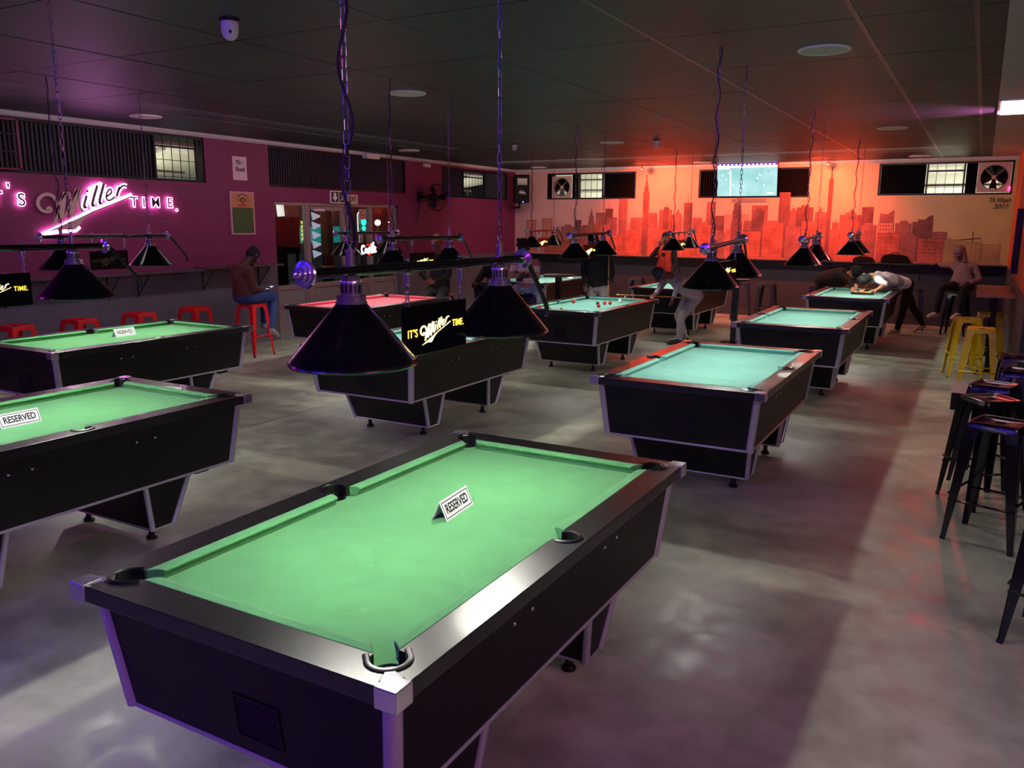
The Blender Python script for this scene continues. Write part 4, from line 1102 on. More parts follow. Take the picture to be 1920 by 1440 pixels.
# television
t = thing('television', 'wall television showing a football match in the middle back window', 'television', (-4.42, 17.90, 2.83))
t.rotation_euler = (math.radians(10), 0, math.radians(2))
MB().box(-.63, .63, 0, .045, -.345, .355, M['signblack']).build('casing', t, bevel=.006)
def tv_mat():
    m = bpy.data.materials.new('tv_picture'); m.use_nodes = True; nt = m.node_tree; L = nt.links.new
    b = nt.nodes['Principled BSDF']; b.inputs['Base Color'].default_value = (0, 0, 0, 1); b.inputs['Roughness'].default_value = .2
    tc = nt.nodes.new('ShaderNodeTexCoord'); n = nt.nodes.new('ShaderNodeTexNoise'); n.inputs['Scale'].default_value = 2.2; L(tc.outputs['Object'], n.inputs['Vector'])
    r = nt.nodes.new('ShaderNodeValToRGB'); r.color_ramp.elements[0].position = .3; r.color_ramp.elements[0].color = (*lin((135, 208, 200)), 1); r.color_ramp.elements[1].position = .7; r.color_ramp.elements[1].color = (*lin((196, 236, 238)), 1)
    L(n.outputs['Fac'], r.inputs['Fac']); L(r.outputs['Color'], b.inputs['Emission Color']); b.inputs['Emission Strength'].default_value = .95
    return m
sc = MB().box(-.615, .615, -.003, 0, -.33, .34, tv_mat()).build('screen', t)
mb = MB(); me_ = mat('tv_purple', (80, 40, 150), .4, emit=(70, 40, 160), strength=1.0); mw_ = mat('tv_white', (255, 255, 255), .4, emit=(255, 255, 255), strength=1.2)
mb.box(-.615, .615, -.005, -.003, .295, .34, me_); mb.box(-.615, .615, -.005, -.003, .255, .295, mw_); mb.box(-.60, -.35, -.006, -.004, .225, .265, mw_)
for k in range(14): x = -.58+.085*k; mb.box(x, x+.045, -.0065, -.005, .305, .326, mw_)
mb.box(-.345, -.325, -.005, -.003, -.32, .2, mw_); mb.box(.42, .56, -.005, -.003, -.29, -.26, mw_)
for x, z in ((-.50, .10), (-.38, .15), (-.42, .02), (-.28, -.10), (.22, .03), (.26, .11), (.30, .09), (.43, .17), (.19, -.02), (.36, -.12)):
    mb.box(x-.006, x+.006, -.005, -.003, z-.018, z+.018, me_ if int(x*100) % 2 else mw_)
mb.build('picture_detail', sc)
MB().box(-.1, .1, .045, .1, -.1, .1, M['darkmetal']).build('mount', t)

# ceiling fittings
def ceil_speaker(x, y, label):
    t = thing('ceiling_speaker', label, 'speaker', (x, y, ROOM_Z), 0, 'round white ceiling speakers')
    MB().lathe([(.185, 0), (.185, -.008), (.178, -.014), (.165, -.012), (.165, 0)], M['white'], (0, 0, 0), 'z', 40, cap=False).build('rim', t)
    MB().lathe([(.166, -.009), (.001, -.012)], mat('grille_white', (200, 196, 188), .7, noise=.3, nscale=260), (0, 0, 0), 'z', 40, cap=False).build('grille', t)
for x, y, l in ((-1.13, 6.60, 'largest round white ceiling speaker, upper right'), (-5.05, 6.90, 'round white ceiling speaker left of the nearest far chain'), (-9.0, 6.96, 'round white ceiling speaker above the neon sign'),
                (-5.2, 12.46, 'round white ceiling speaker above the turquoise table in play'), (-1.17, 12.18, 'round white ceiling speaker by the pink glow'), (-9.0, 12.32, 'round white ceiling speaker near the entrance'),
                (-1.15, 17.3, 'round white ceiling speaker closest to the back right window'), (-5.2, 17.3, 'round white ceiling speaker just above the television'), (-9.0, 17.3, 'round white ceiling speaker in the far left corner')):
    ceil_speaker(x, y, l)
def camera_dome(x, y, label, s_=1.0):
    t = thing('security_camera', label, 'camera', (x, y, ROOM_Z), 0, 'white ceiling security cameras')
    MB().lathe([(.062*s_, 0), (.062*s_, -.014*s_), (.05*s_, -.018*s_), (.001, -.018*s_)], M['darkmetal'], (0, 0, 0), 'z', 24, cap=False).build('base', t)
    MB().lathe([(.001, -.017), (.050*s_, -.018*s_), (.054*s_, -.03*s_), (.052*s_, -.08*s_), (.042*s_, -.108*s_), (.022*s_, -.125*s_), (.001, -.13*s_)], M['white'], (0, 0, 0), 'z', 28, cap=False).build('dome', t)
    MB().sphere((.04*s_, -.035*s_, -.085*s_), .010*s_, M['ink'], 10).build('lens', t)
camera_dome(-4.24, 3.94, 'white domed camera on the ceiling nearest the camera, upper left')
camera_dome(-6.72, 12.06, 'small white camera on the ceiling right of the nearest right chain', .8)
camera_dome(-4.44, 12.37, 'small white camera with dark lens on the ceiling above the mural centre', .85)
for x, l in ((-6.56, 'small mirrored party light above the left part of the mural'), (-2.75, 'small mirrored party light above the right part of the mural')):
    t = thing('party_light', l, 'light', (x, 17.42, ROOM_Z), 0, 'party lights above the mural')
    MB().tube([(0, 0, 0), (0, 0, -.06)], .008, M['darkmetal'], 6).build('stem', t)
    MB().sphere((0, 0, -.10), .05, M['chrome'], 16).build('mirror_ball', t)
for k, (x, y, rz, c, l) in enumerate(((-3.4, -1.2, 1.57, (70, 20, 255), 'added blue-violet reflection tube on the ceiling behind the viewer, left'), (-.9, -1.4, 1.57, (150, 30, 255), 'added violet reflection tube on the ceiling behind the viewer, middle'), (1.6, .6, 0, (225, 30, 190), 'added magenta reflection tube on the ceiling to the right of the viewer'), (-6.2, -.8, 1.2, (60, 30, 255), 'added blue reflection tube on the ceiling in the rear left corner'), (-8.6, 1.4, 0, (200, 30, 220), 'added magenta reflection tube on the ceiling by the rear part of the maroon wall'))):
    t = thing('added_reflection_tube', l, 'light', (x, y, ROOM_Z-.01), rz)  # coloured tubes added out of view to give reflections in the chrome
    MB().box(-.04, .04, -.62, .62, -.03, 0, M['white']).build('housing', t)
    MB().tube([(0, -.6, -.06), (0, .6, -.06)], .032, mat('added_tube_%d' % k, c, .4, emit=c, strength=80), 12).build('tube', t)
light_body = MB(); light_body.box(-2.7, -2.5, -1.75, -1.6, 3.0, 3.17, M['blackpaint']); tag(light_body.build('violet_floodlight'), 'black violet floodlight on the ceiling behind the viewer', 'light')

# ================================================================== MURAL
def mural_mat(name, rgb, line=.25, sc=7.0, wash=.25):
    m = bpy.data.materials.new(name); m.use_nodes = True; nt = m.node_tree; L = nt.links.new
    b = nt.nodes['Principled BSDF']; b.inputs['Roughness'].default_value = .8
    tc = nt.nodes.new('ShaderNodeTexCoord'); mp = nt.nodes.new('ShaderNodeMapping'); mp.inputs['Rotation'].default_value = (PI/2, 0, 0)
    L(tc.outputs['Object'], mp.inputs['Vector'])
    br = nt.nodes.new('ShaderNodeTexBrick'); br.offset = 0; br.inputs['Scale'].default_value = sc; br.inputs['Mortar Size'].default_value = .018
    br.inputs['Brick Width'].default_value = .35; br.inputs['Row Height'].default_value = .30
    c = lin(rgb); br.inputs['Color1'].default_value = (*c, 1); br.inputs['Color2'].default_value = (*[x*.9 for x in c], 1); br.inputs['Mortar'].default_value = (*[x*(1-line) for x in c], 1)
    L(mp.outputs[0], br.inputs['Vector'])
    n = nt.nodes.new('ShaderNodeTexNoise'); n.inputs['Scale'].default_value = 3.5; n.inputs['Detail'].default_value = 7; L(tc.outputs['Object'], n.inputs['Vector'])
    mr = nt.nodes.new('ShaderNodeMapRange'); mr.inputs['From Min'].default_value = .3; mr.inputs['From Max'].default_value = .7; mr.inputs['To Min'].default_value = 1-wash; mr.inputs['To Max'].default_value = 1+wash
    L(n.outputs['Fac'], mr.inputs['Value'])
    vm = nt.nodes.new('ShaderNodeVectorMath'); vm.operation = 'MULTIPLY'; L(br.outputs['Color'], vm.inputs[0]); L(mr.outputs[0], vm.inputs[1]); L(vm.outputs[0], b.inputs['Base Color'])
    return m
B0 = mural_mat('mural_far', (206, 128, 112), .12, 5, .12); B1 = mural_mat('mural_mid', (156, 90, 84), .22, 4.5, .35); B2 = mural_mat('mural_dark', (122, 70, 68), .28, 5, .35); B3 = mural_mat('mural_near', (184, 92, 76), .3, 3.6, .35); B4 = mural_mat('mural_ochre', (184, 146, 98), .3, 4, .2)
BL = mat('mural_line', (110, 58, 52), .8)
mb = MB(); Y = 17.998
cnt = [0]
def bld(x0, x1, zt, m, lay, z0=1.215):
    cnt[0] += 1; mb.box(x0, x1, Y-.001-.0006*lay-.00003*cnt[0], Y+.001, z0, zt, m)
def poly(pts, m, lay): mb.prism([(x, z) for x, z in pts], 0, .0006*lay+.001, m, Matrix(((1, 0, 0, 0), (0, 0, -1, Y), (0, 1, 0, 0), (0, 0, 0, 1))))
def outline(pts, w=.012, m=BL, lay=6): mb.ribbon(pts, w, 0, .0006*lay+.001, m, Matrix(((1, 0, 0, 0), (0, 0, -1, Y), (0, 1, 0, 0), (0, 0, 0, 1))))
for cx, zt in ((-9.55, 1.98), (-9.12, 2.02)):       # cooling towers
    L_ = [(cx-.17, 1.25), (cx-.14, 1.5), (cx-.11, 1.75), (cx-.13, zt)]
    poly(L_+[(2*cx-x, z) for x, z in L_[::-1]], B0, 1); outline(L_); outline([(2*cx-x, z) for x, z in L_]); outline([(cx-.13, zt), (cx+.13, zt)])
HB = 1.15+0
def zpx(y, x): return 1.15+(478+(x-966)*.0195-y)*.01205
def xpx(x): return -9.99+(x-966)*.01128-((x-966)*(1890-x))*3.6e-7
LN = []
def P(x0, x1, yt, m, lay):
    a, b2, zt = xpx(x0), xpx(x1), zpx(yt, x0); bld(a, b2, zt, m, lay)
    if lay >= 2: LN.append((a, b2, zt, lay, m))
rnd = random.Random(3)
MURAL_LINES = True
for x in range(1052, 1785, 17):
    P(x, x+rnd.randint(12, 20), rnd.randint(408, 436)-(6 if 1180 < x < 1600 else -10), B0, 1)
for a in ((1057, 1076, 430, B1), (1080, 1111, 423, B1), (1111, 1126, 411, B2), (1129, 1143, 421, B1), (1160, 1181, 398, B1), (1181, 1197, 391, B2), (1210, 1228, 373, B1), (1184, 1206, 407, B1), (1237, 1262, 409, B1),
          (1274, 1292, 401, B1), (1297, 1322, 396, B1), (1306, 1316, 391, B2), (1323, 1342, 405, B1), (1347, 1363, 384, B2), (1365, 1383, 411, B1), (1392, 1408, 384, B1), (1400, 1426, 408, B2), (1464, 1480, 418, B1),
          (1478, 1506, 392, B1), (1480, 1500, 401, B2), (1526, 1545, 371, B2), (1546, 1558, 402, B1), (1558, 1586, 397, B2), (1590, 1612, 406, B1), (1620, 1630, 423, B1), (1632, 1666, 411, B1), (1646, 1656, 407, B2),
          (1667, 1685, 399, B2), (1695, 1719, 424, B0), (1722, 1746, 426, B1), (1748, 1778, 424, B2), (1779, 1800, 440, B1)): P(*a, 2)
for a in ((1040, 1066, 446, B3), (1068, 1100, 441, B3), (1102, 1122, 437, B1), (1124, 1148, 424, B3), (1150, 1193, 420, B3), (1196, 1222, 440, B3), (1225, 1258, 432, B3), (1262, 1288, 428, B3), (1290, 1318, 430, B1),
          (1320, 1344, 432, B3), (1346, 1372, 440, B3), (1376, 1402, 424, B3), (1404, 1430, 437, B1), (1432, 1462, 432, B3), (1464, 1496, 436, B3), (1499, 1536, 422, B3), (1540, 1566, 428, B1), (1568, 1600, 420, B3),
          (1604, 1632, 434, B3), (1634, 1664, 418, B3), (1668, 1692, 428, B1), (1695, 1730, 441, B3), (1732, 1756, 446, B1), (1759, 1796, 450, B3), (1798, 1826, 452, B4), (1828, 1852, 456, B4), (1854, 1878, 460, B4)): P(*a, 3)
def tower(xc, ws, m):     # stepped tower: list of (half width, ytop) in mural units
    for k, (w, yt) in enumerate(ws): P(xc-w, xc+w, yt, m, 4)
tower(1268, [(6, 362), (4, 352), (2, 344), (.8, 332)], B2); tower(1450, [(10, 418), (8, 400), (6, 388), (3, 382), (.8, 374)], B2); tower(1149, [(7, 414), (5, 404), (2.5, 398), (.8, 391)], B1)
tower(1613, [(2.5, 400), (3.5, 352), (1.2, 346), (.7, 333)], B2); tower(1598, [(3, 403), (.8, 398)], B1); tower(1335, [(5, 402), (1, 396)], B1)
poly([(xpx(1696), zpx(424, 1696)), (xpx(1718), zpx(424, 1718)), (xpx(1718), zpx(404, 1718)), (xpx(1708), zpx(411, 1708)), (xpx(1696), zpx(409, 1696))], B1, 4)
poly([(xpx(1764), zpx(424, 1764)), (xpx(1778), zpx(424, 1778)), (xpx(1778), zpx(413, 1778)), (xpx(1770), zpx(416, 1770))], B2, 4)
for x0, yt in ((1057, 430), (1111, 411), (1181, 391), (1210, 373), (1347, 384), (1526, 371), (1667, 399), (1558, 397), (1297, 396), (1400, 408)):
    for k in range(3): xx = xpx(x0+3+k*5); outline([(xx, 1.5), (xx, zpx(yt+2, x0))], .008)
for a, b2, zt, lay, m_ in LN:
    zb_ = max(1.25, zt-(.55 if lay == 2 else .42)); w_ = b2-a
    outline([(a, zb_), (a, zt)], .007, BL, 7); outline([(b2, zb_), (b2, zt)], .007, BL, 7); outline([(a, zt), (b2, zt)], .009, BL, 7)
    if w_ < .1 or m_ is B4: continue
    kind = rnd.randint(0, 3)
    if kind == 0:
        for q in range(1, 4): outline([(a+w_*q/4, zb_), (a+w_*q/4, zt-.03)], .005, BL, 7)
    elif kind == 1:
        for q in range(1, 6): outline([(a+.02, zt-.06*q), (b2-.02, zt-.06*q)], .005, BL, 7)
    elif kind == 2:
        for q in range(int(w_/.05)):
            for r_ in range(4):
                if rnd.random() < .75: bld(a+.03+.05*q, a+.045+.05*q, zt-.05-.07*r_, B2, 8, zt-.075-.07*r_)
    if rnd.random() < .35: outline([(a+w_*.5, zt), (a+w_*.5, zt+.09)], .007, BL, 7)
    if rnd.random() < .3: bld(a+w_*.25, b2-w_*.25, zt+.05, m_, lay, zt-.02)
outline([(xpx(1800), zpx(454, 1800)), (xpx(1850), zpx(450, 1850))], .02); outline([(xpx(1806), zpx(448, 1806)), (xpx(1806), zpx(458, 1806))]); outline([(xpx(1838), zpx(440, 1838)), (xpx(1838), zpx(456, 1838))])
mb.box(-9.99, .37, Y-.0045, Y, 1.21, 1.235, mat('mural_edge', (206, 128, 120), .7))
mural = tag(mb.build('mural'), 'long painted city skyline mural across the back wall', 'mural')
Ty = frame((.20, Y-.004, 2.385), (1, 0, 0), (0, 0, 1))
text_mesh('signature', 'Th.Vihjah', .115, M['ink'], Ty @ Matrix.Diagonal((.82, 1, 1, 1)), mural, .0006, shear=.3, bold=.001)
text_mesh('signature', '2017', .115, M['ink'], frame((.22, Y-.004, 2.27), (1, 0, 0), (0, 0, 1)), mural, .0006, shear=.35, bold=.001)
# grey bracket patch under the television
tag(MB().box(-4.73, -4.02, 17.985, 17.999, 2.375, 2.455, mat('grey_patch', (128, 120, 118), .7)).build('wall_plate'), 'grey plate on the wall just under the television', 'plate')

# bags on the back counter
def bag(x, w, h, label):
    mb = MB(); n = 10
    pr = [(-w/2, 0), (-w/2-.01, h*.4), (-w*.42, h*.85), (-w*.2, h), (w*.1, h*.93), (w*.38, h*.8), (w/2, h*.4), (w/2+.02, 0)]
    mb.prism(pr, -.08, .08, mat('black_nylon', (5, 5, 6), .8, spec=.2), Matrix(((1, 0, 0, x), (0, 0, -1, 17.88), (0, 1, 0, 1.196), (0, 0, 0, 1))))
    o = tag(mb.build('bag', bevel=.02, seg=3), label, 'bag', 'black bags on the back counter')
    mb = MB(); mb.tube([(x-.08, 17.88, 1.196+h*.88), (x-.05, 17.85, 1.196+h*1.12), (x+.05, 17.85, 1.196+h*1.1), (x+.08, 17.88, 1.196+h*.82)], .009, M['rubber'], 6); mb.build('handle', o)
bag(-2.02, .38, .12, 'smaller black bag lying on the back counter'); bag(-1.45, .50, .18, 'larger black bag lying on the back counter, right one')

# round bar tables
def round_table(x, y, r, mtop, label):
    t = thing('high_round_table', label, 'table', (x, y, 0), 0, 'high round tables')
    MB().lathe([(.001, 1.02), (r-.01, 1.02), (r, 1.03), (r, 1.045), (r-.01, 1.05), (.001, 1.05)], mtop, (0, 0, 0), 'z', 36, cap=False).build('table_top', t)
    MB().box(-.045, .045, -.045, .045, .02, 1.02, M['greypaint']).build('post', t)
    MB().lathe([(.001, 0), (.22, 0), (.22, .012), (.05, .025), (.001, .025)], M['blackpaint'], (0, 0, 0), 'z', 28, cap=False).build('base_plate', t)
round_table(-6.35, 13.0, .27, mat('brown_table_edge', (104, 72, 52), .4), 'high round table with a brown edge beside the person in the striped jumper')
round_table(-3.43, 13.61, .22, M['blackpaint'], 'high black round table whose square post stands behind the crouching player')

# balls
def ball(x, y, z, m, label, group='balls on the table in play'):
    o = tag(MB().sphere((0, 0, 0), .0255, m, 20).build('pool_ball'), label, 'ball', group); o.location = (x, y, z+.0255); return o
mr_ = mat('ball_red', (190, 20, 28), .12, coat=.5); mwt = mat('ball_white', (240, 238, 230), .12, coat=.5); mye = mat('ball_yellow', (230, 180, 60), .12, coat=.5); mbk = mat('ball_black', (10, 10, 10), .12)
for x, y, m_, l in ((-5.06, 9.80, mr_, 'red ball nearest the person in the striped jumper'), (-5.02, 10.78, mr_, 'red ball alone in the left middle of the table'), (-4.47, 10.40, mr_, 'red ball in front of the touching pair'),
                   (-4.55, 10.80, mr_, 'red ball of the touching pair, left'), (-4.50, 10.87, mr_, 'red ball of the touching pair, right'), (-4.62, 10.72, mbk, 'black ball touching the red pair'),
                   (-4.50, 11.25, mwt, 'white cue ball near the far cushion'), (-4.83, 9.66, mye, 'pale ball by the near cushion, left of two'), (-4.70, 9.72, mye, 'pale ball by the near cushion, right of two')):
    ball(x, y, .8002, m_, l)
tag(MB().box(-4.56, -4.535, 11.56, 11.585, .8405, .8655, mat('chalk_grey', (190, 186, 180), .8)).build('chalk_cube', bevel=.003), 'small pale chalk cube on the far rail of the table in play', 'chalk')
# rack of balls on the far right table
mb = MB(); cx, cy = -1.64, 14.80
tri = [(cx-.17, cy-.10), (cx+.17, cy-.10), (cx, cy+.20)]
for k in range(3): a, b2 = V(tri[k]), V(tri[(k+1) % 3]); mb.ribbon([tuple(a), tuple(b2)], .012, .8003, .840, M['rubber'], Matrix.Identity(4))
tag(mb.build('ball_rack'), 'black triangular rack full of balls on the farthest right table', 'rack')
cols = [mye, mr_, mr_, mye, mye, mr_, mye, mr_, mye, mr_, mye, mr_, mye, mbk, mr_]; k = 0
names = {mye: 'yellow', mr_: 'red', mbk: 'black'}
for row in range(5):
    for j in range(5-row):
        m_ = cols[k]; k += 1
        ball(cx-.106+.053*j+.0265*row, cy-.062+.0465*row, .8002, m_, names[m_]+' ball packed inside the black triangle', {mye: 'yellow balls in the rack', mr_: 'red balls in the rack', mbk: None}[m_])
# things on the far left table
mb = MB(); mb.sphere((-7.28, 15.45, .822), .05, M['card'], 12, (1.5, .8, .45)); mb.sphere((-7.16, 15.5, .82), .04, mat('grey_cloth_scrap', (90, 95, 100), .8), 12, (1.6, 1, .45))
tag(mb.build('crumpled_cloth'), 'crumpled white and grey cloth on the far left table', 'cloth')

# ================================================================== PEOPLE
def hull(bm, sph, sub=2):
    tmp = bmesh.new()
    for p, r in sph:
        bmesh.ops.create_icosphere(tmp, subdivisions=sub, radius=r, matrix=Matrix.Translation(V(p)))
    ret = bmesh.ops.convex_hull(tmp, input=tmp.verts)
    bmesh.ops.delete(tmp, geom=list({g_ for g_ in ret['geom_interior'] if isinstance(g_, bmesh.types.BMVert)}), context='VERTS')
    me = bpy.data.meshes.new('t'); tmp.to_mesh(me); tmp.free(); bm.from_mesh(me); bpy.data.meshes.remove(me)
def solid(name, groups, m, parent, voxel=.012, smooth=4, recalc=True):
    bm = bmesh.new()
    for g_ in groups: hull(bm, g_)
    me = bpy.data.meshes.new(name); bm.to_mesh(me); bm.free()
    o = bpy.data.objects.new(name, me); COL.objects.link(o)
    r = o.modifiers.new('r', 'REMESH'); r.mode = 'VOXEL'; r.voxel_size = voxel; r.use_smooth_shade = True
    s_ = o.modifiers.new('s', 'SMOOTH'); s_.factor = .5; s_.iterations = smooth
    bake(o); o.data.materials.clear(); o.data.materials.append(m)
    for p_ in o.data.polygons: p_.use_smooth = True
    if parent: o.parent = parent
    return o
def stripes(name, cols, period, axis='Z', rough=.85):
    m = bpy.data.materials.new(name); m.use_nodes = True; nt = m.node_tree; L = nt.links.new
    b = nt.nodes['Principled BSDF']; b.inputs['Roughness'].default_value = rough
    tc = nt.nodes.new('ShaderNodeTexCoord'); sx = nt.nodes.new('ShaderNodeSeparateXYZ'); L(tc.outputs['Object'], sx.inputs[0])
    md = nt.nodes.new('ShaderNodeMath'); md.operation = 'DIVIDE'; md.inputs[1].default_value = period; L(sx.outputs[axis], md.inputs[0])
    fr = nt.nodes.new('ShaderNodeMath'); fr.operation = 'FRACT'; L(md.outputs[0], fr.inputs[0])
    r = nt.nodes.new('ShaderNodeValToRGB'); r.color_ramp.interpolation = 'CONSTANT'
    e = r.color_ramp.elements; e[0].position = 0; e[0].color = (*lin(cols[0]), 1); e[1].position = 1/len(cols); e[1].color = (*lin(cols[1]), 1)
    for k in range(2, len(cols)): q = e.new(k/len(cols)); q.color = (*lin(cols[k]), 1)
    L(fr.outputs[0], r.inputs['Fac']); L(r.outputs['Color'], b.inputs['Base Color'])
    return m
SK = {k: mat('skin_'+k, c, .55, noise=.06, nscale=12) for k, c in {'dark': (62, 38, 30), 'mid': (112, 70, 52), 'light': (176, 122, 84)}.items()}
def hand(groups, wrist, d, palm_n, side, curl=.6):
    """palm and five fingers; d = direction of the hand, palm_n = palm normal, side = thumb side unit"""
    w, d, n_, s_ = V(wrist), V(d).normalized(), V(palm_n).normalized(), V(side).normalized()
    groups.append([(w, .024), (w+d*.04+s_*.022, .019), (w+d*.085+s_*.028, .014), (w+d*.085-s_*.030, .013), (w+d*.04-s_*.024, .017)])
    for k, (off, ln) in enumerate(((.030, .072), (.010, .080), (-.011, .075), (-.031, .058))):
        b0 = w+d*.085+s_*off; d1 = (d*math.cos(curl*.5)+n_*math.sin(curl*.5)).normalized(); d2 = (d*math.cos(curl*1.4)+n_*math.sin(curl*1.4)).normalized()
        m1 = b0+d1*ln*.5; e = m1+d2*ln*.5
        groups.append([(b0, .0105), (m1, .0095)]); groups.append([(m1, .0095), (e, .0080)])
    t0 = w+d*.03+s_*.028; t1 = t0+(d*.6+s_*.7+n_*.3).normalized()*.04; t2 = t1+(d*.9+s_*.1+n_*.4).normalized()*.032
    groups.append([(t0, .014), (t1, .0115)]); groups.append([(t1, .0115), (t2, .009)])
def person(name_label, J, skin, hairm, top, trousers, shoe, face, hair='short', top_name='shirt', sleeves='long', extra=None, loc=None, group=None, build=1.0, bare_forearm=False, cat='person'):
    """J: world joints. The body is one continuous surface; clothes and hair are children"""
    root_loc = V(loc) if loc else V((J['hipL'][0]+J['hipR'][0], J['hipL'][1]+J['hipR'][1], 0))/2
    root_loc.z = 0
    J = {k: V(p)-root_loc for k, p in J.items()}
    f = V(face).normalized(); hc = J['head']; nk = J['neck']
    upv = (hc-nk).normalized(); f = (f-upv*f.dot(upv)).normalized(); sd = f.cross(upv)
    b = build; G = []
    # head
    G.append([(hc+upv*.030-f*.018, .083), (hc+upv*.035+f*.020, .074), (hc-upv*.045+f*.040, .048), (hc-upv*.085+f*.058, .024)])
    G.append([(hc+upv*.015+f*.090, .010), (hc-upv*.025+f*.103, .014)])
    G.append([(hc-upv*.058+f*.084-sd*.018, .009), (hc-upv*.058+f*.084+sd*.018, .009)])
    for s_ in (-1, 1):
        G.append([(hc+sd*s_*.084+upv*.01, .014), (hc+sd*s_*.084-upv*.025, .011)])
        G.append([(hc+sd*s_*.034+upv*.028+f*.080, .013), (hc+sd*s_*.012+upv*.03+f*.084, .010)])
    G.append([(hc-upv*.05-f*.01, .055), (nk, .056)])
    cen = (J['hipL']+J['hipR'])/2; shc = (J['shL']+J['shR'])/2
    G.append([(nk, .056), (shc, .075)])
    G.append([(J['shL'], .055), (J['shR'], .055), (shc*.7+cen*.3, .10)])
    G.append([(shc*.75+cen*.25, .115*b), (cen, .10*b), (J['hipL'], .085), (J['hipR'], .085)])
    for s_ in 'LR':
        sh, el, ha = J['sh'+s_], J['el'+s_], J['ha'+s_]
        G.append([(sh, .052), (el, .040)]); G.append([(el, .040), (el*.6+ha*.4, .036), (ha, .024)])
        dd = (ha-el).normalized(); nn = dd.cross(sd).normalized()
        hd_ = J.get('hd'+s_); pd_ = J.get('pn'+s_)
        dirn = (hd_+root_loc) if hd_ is not None else dd
        pn = (pd_+root_loc) if pd_ is not None else V((0, 0, -1))
        pn = (pn-dirn.normalized()*pn.dot(dirn.normalized()))
        if pn.length < .1: pn = sd.copy()
        side = dirn.normalized().cross(pn.normalized())*(-1 if s_ == 'L' else 1)
        hand(G, ha, dirn, pn, side, .55)
        hp, kn, an = J['hip'+s_], J['kn'+s_], J['an'+s_]
        toe = J.get('to'+s_, an+f*.16-V((0, 0, .05)))
        G.append([(hp, .085), (kn, .056)]); G.append([(kn, .056), (kn*.65+an*.35, .052), (an, .036)])
        G.append([(an, .036), (toe, .026)])
    p = bpy.data.objects.new('person', None); COL.objects.link(p); p.location = root_loc; p.empty_display_size = .1
    tag(p, name_label, cat, group)
    solid('body', G, skin, p, .0085, 3)
    # eyes
    eb = MB()
    for s_ in (-1, 1):
        eb.sphere(hc+sd*s_*.032+upv*.008+f*.085, .011, M['card'], 10); eb.sphere(hc+sd*s_*.032+upv*.008+f*.0925, .006, M['ink'], 8)
    eb.build('eyes', p)
    # hair
    if hair == 'short': solid('hair', [[(hc+upv*.050-f*.028, .086), (hc+upv*.055+f*.012, .076), (hc-upv*.01-f*.045, .070)]], hairm, p, .010, 2)
    elif hair == 'curly': solid('hair', [[(hc+upv*.065-f*.03, .098), (hc+upv*.075+f*.02, .085), (hc-upv*.01-f*.055, .085)]]+[[(hc+upv*(.075+.07*math.sin(a*2))+sd*.085*math.cos(a)-f*(.01+.05*math.sin(a)), .035)] for a in [k*.7 for k in range(9)]], hairm, p, .010, 1)
    elif hair == 'beanie': solid('beanie', [[(hc+upv*.045-f*.030, .095), (hc+upv*.055+f*.018, .084), (hc+upv*.005-f*.055, .078), (hc+upv*.10-f*.03, .055)]], hairm, p, .010, 2)
    elif hair == 'cap':
        c = solid('cap', [[(hc+upv*.055-f*.028, .090), (hc+upv*.060+f*.018, .080)], [(hc+upv*.07+f*.06, .035), (hc+upv*.062+f*.150-sd*.045, .009), (hc+upv*.062+f*.150+sd*.045, .009)]], hairm, p, .009, 2)
    elif hair == 'hood': solid('hood', [[(hc+upv*.055-f*.045, .098), (hc+upv*.065+f*.015, .090), (hc-upv*.07-f*.05, .085)], [(nk-f*.05, .085), (hc-upv*.07-f*.05, .085)], [(nk+sd*.06, .06), (nk-sd*.06, .06), (nk-f*.06-V((0, 0, .04)), .07)],
                                       [(hc+sd*.085+upv*.04-f*.0, .022), (nk+sd*.07+f*.02, .03)], [(hc-sd*.085+upv*.04-f*.0, .022), (nk-sd*.07+f*.02, .03)]], hairm, p, .010, 2)
    # clothes
    k_ = .016
    TG = [[(J['shL'], .062), (J['shR'], .062), (shc*.7+cen*.3, .112*b)], [(shc*.75+cen*.25, .128*b), (cen+(shc-cen)*.08, .112*b), (J['hipL']+(shc-cen)*.1, .094), (J['hipR']+(shc-cen)*.1, .094)], [(nk-(nk-shc)*.35, .062), (shc, .08)]]
    for s_ in 'LR':
        sh, el, ha = J['sh'+s_], J['el'+s_], J['ha'+s_]
        if sleeves == 'long': TG.append([(sh, .066), (el, .052)]); TG.append([(el, .052), (ha+(el-ha)*.12, .036)])
        elif sleeves == 'elbow': TG.append([(sh, .066), (el+(sh-el)*.05, .056)])
    if sleeves != 'none' or True: solid(top_name, TG, top, p, .012, 4)
    if sleeves == 'none': pass
    PG = [[(cen, .108*b), (J['hipL'], .097), (J['hipR'], .097)]]
    for s_ in 'LR':
        hp, kn, an = J['hip'+s_], J['kn'+s_], J['an'+s_]
        PG.append([(hp, .097), (kn, .070)]); PG.append([(kn, .070), (kn*.6+an*.4, .066), (an+(kn-an)*.06, .052)])
    solid('trousers', PG, trousers, p, .012, 4)
    for s_ in 'LR':
        an = J['an'+s_]; toe = J.get('to'+s_, an+f*.16-V((0, 0, .05)))
        t_ = (toe-an); t_.normalize()
        dn = V((0, 0, -1))
        hl = an-V((t_.x, t_.y, 0))*.04+dn*.035
        solid('shoe', [[(an+dn*.01, .045), (hl, .036), (toe, .032), (toe-t_*.05+V((0, 0, .008)), .036)]], shoe, p, .010, 2)
    if extra: extra(p, J, root_loc, f, upv, sd, hc)
    return p
C_ = lambda n, c, **k: mat('fab_'+n, c, .85, noise=.12, nscale=9, bump=.3, bscale=40, **k)
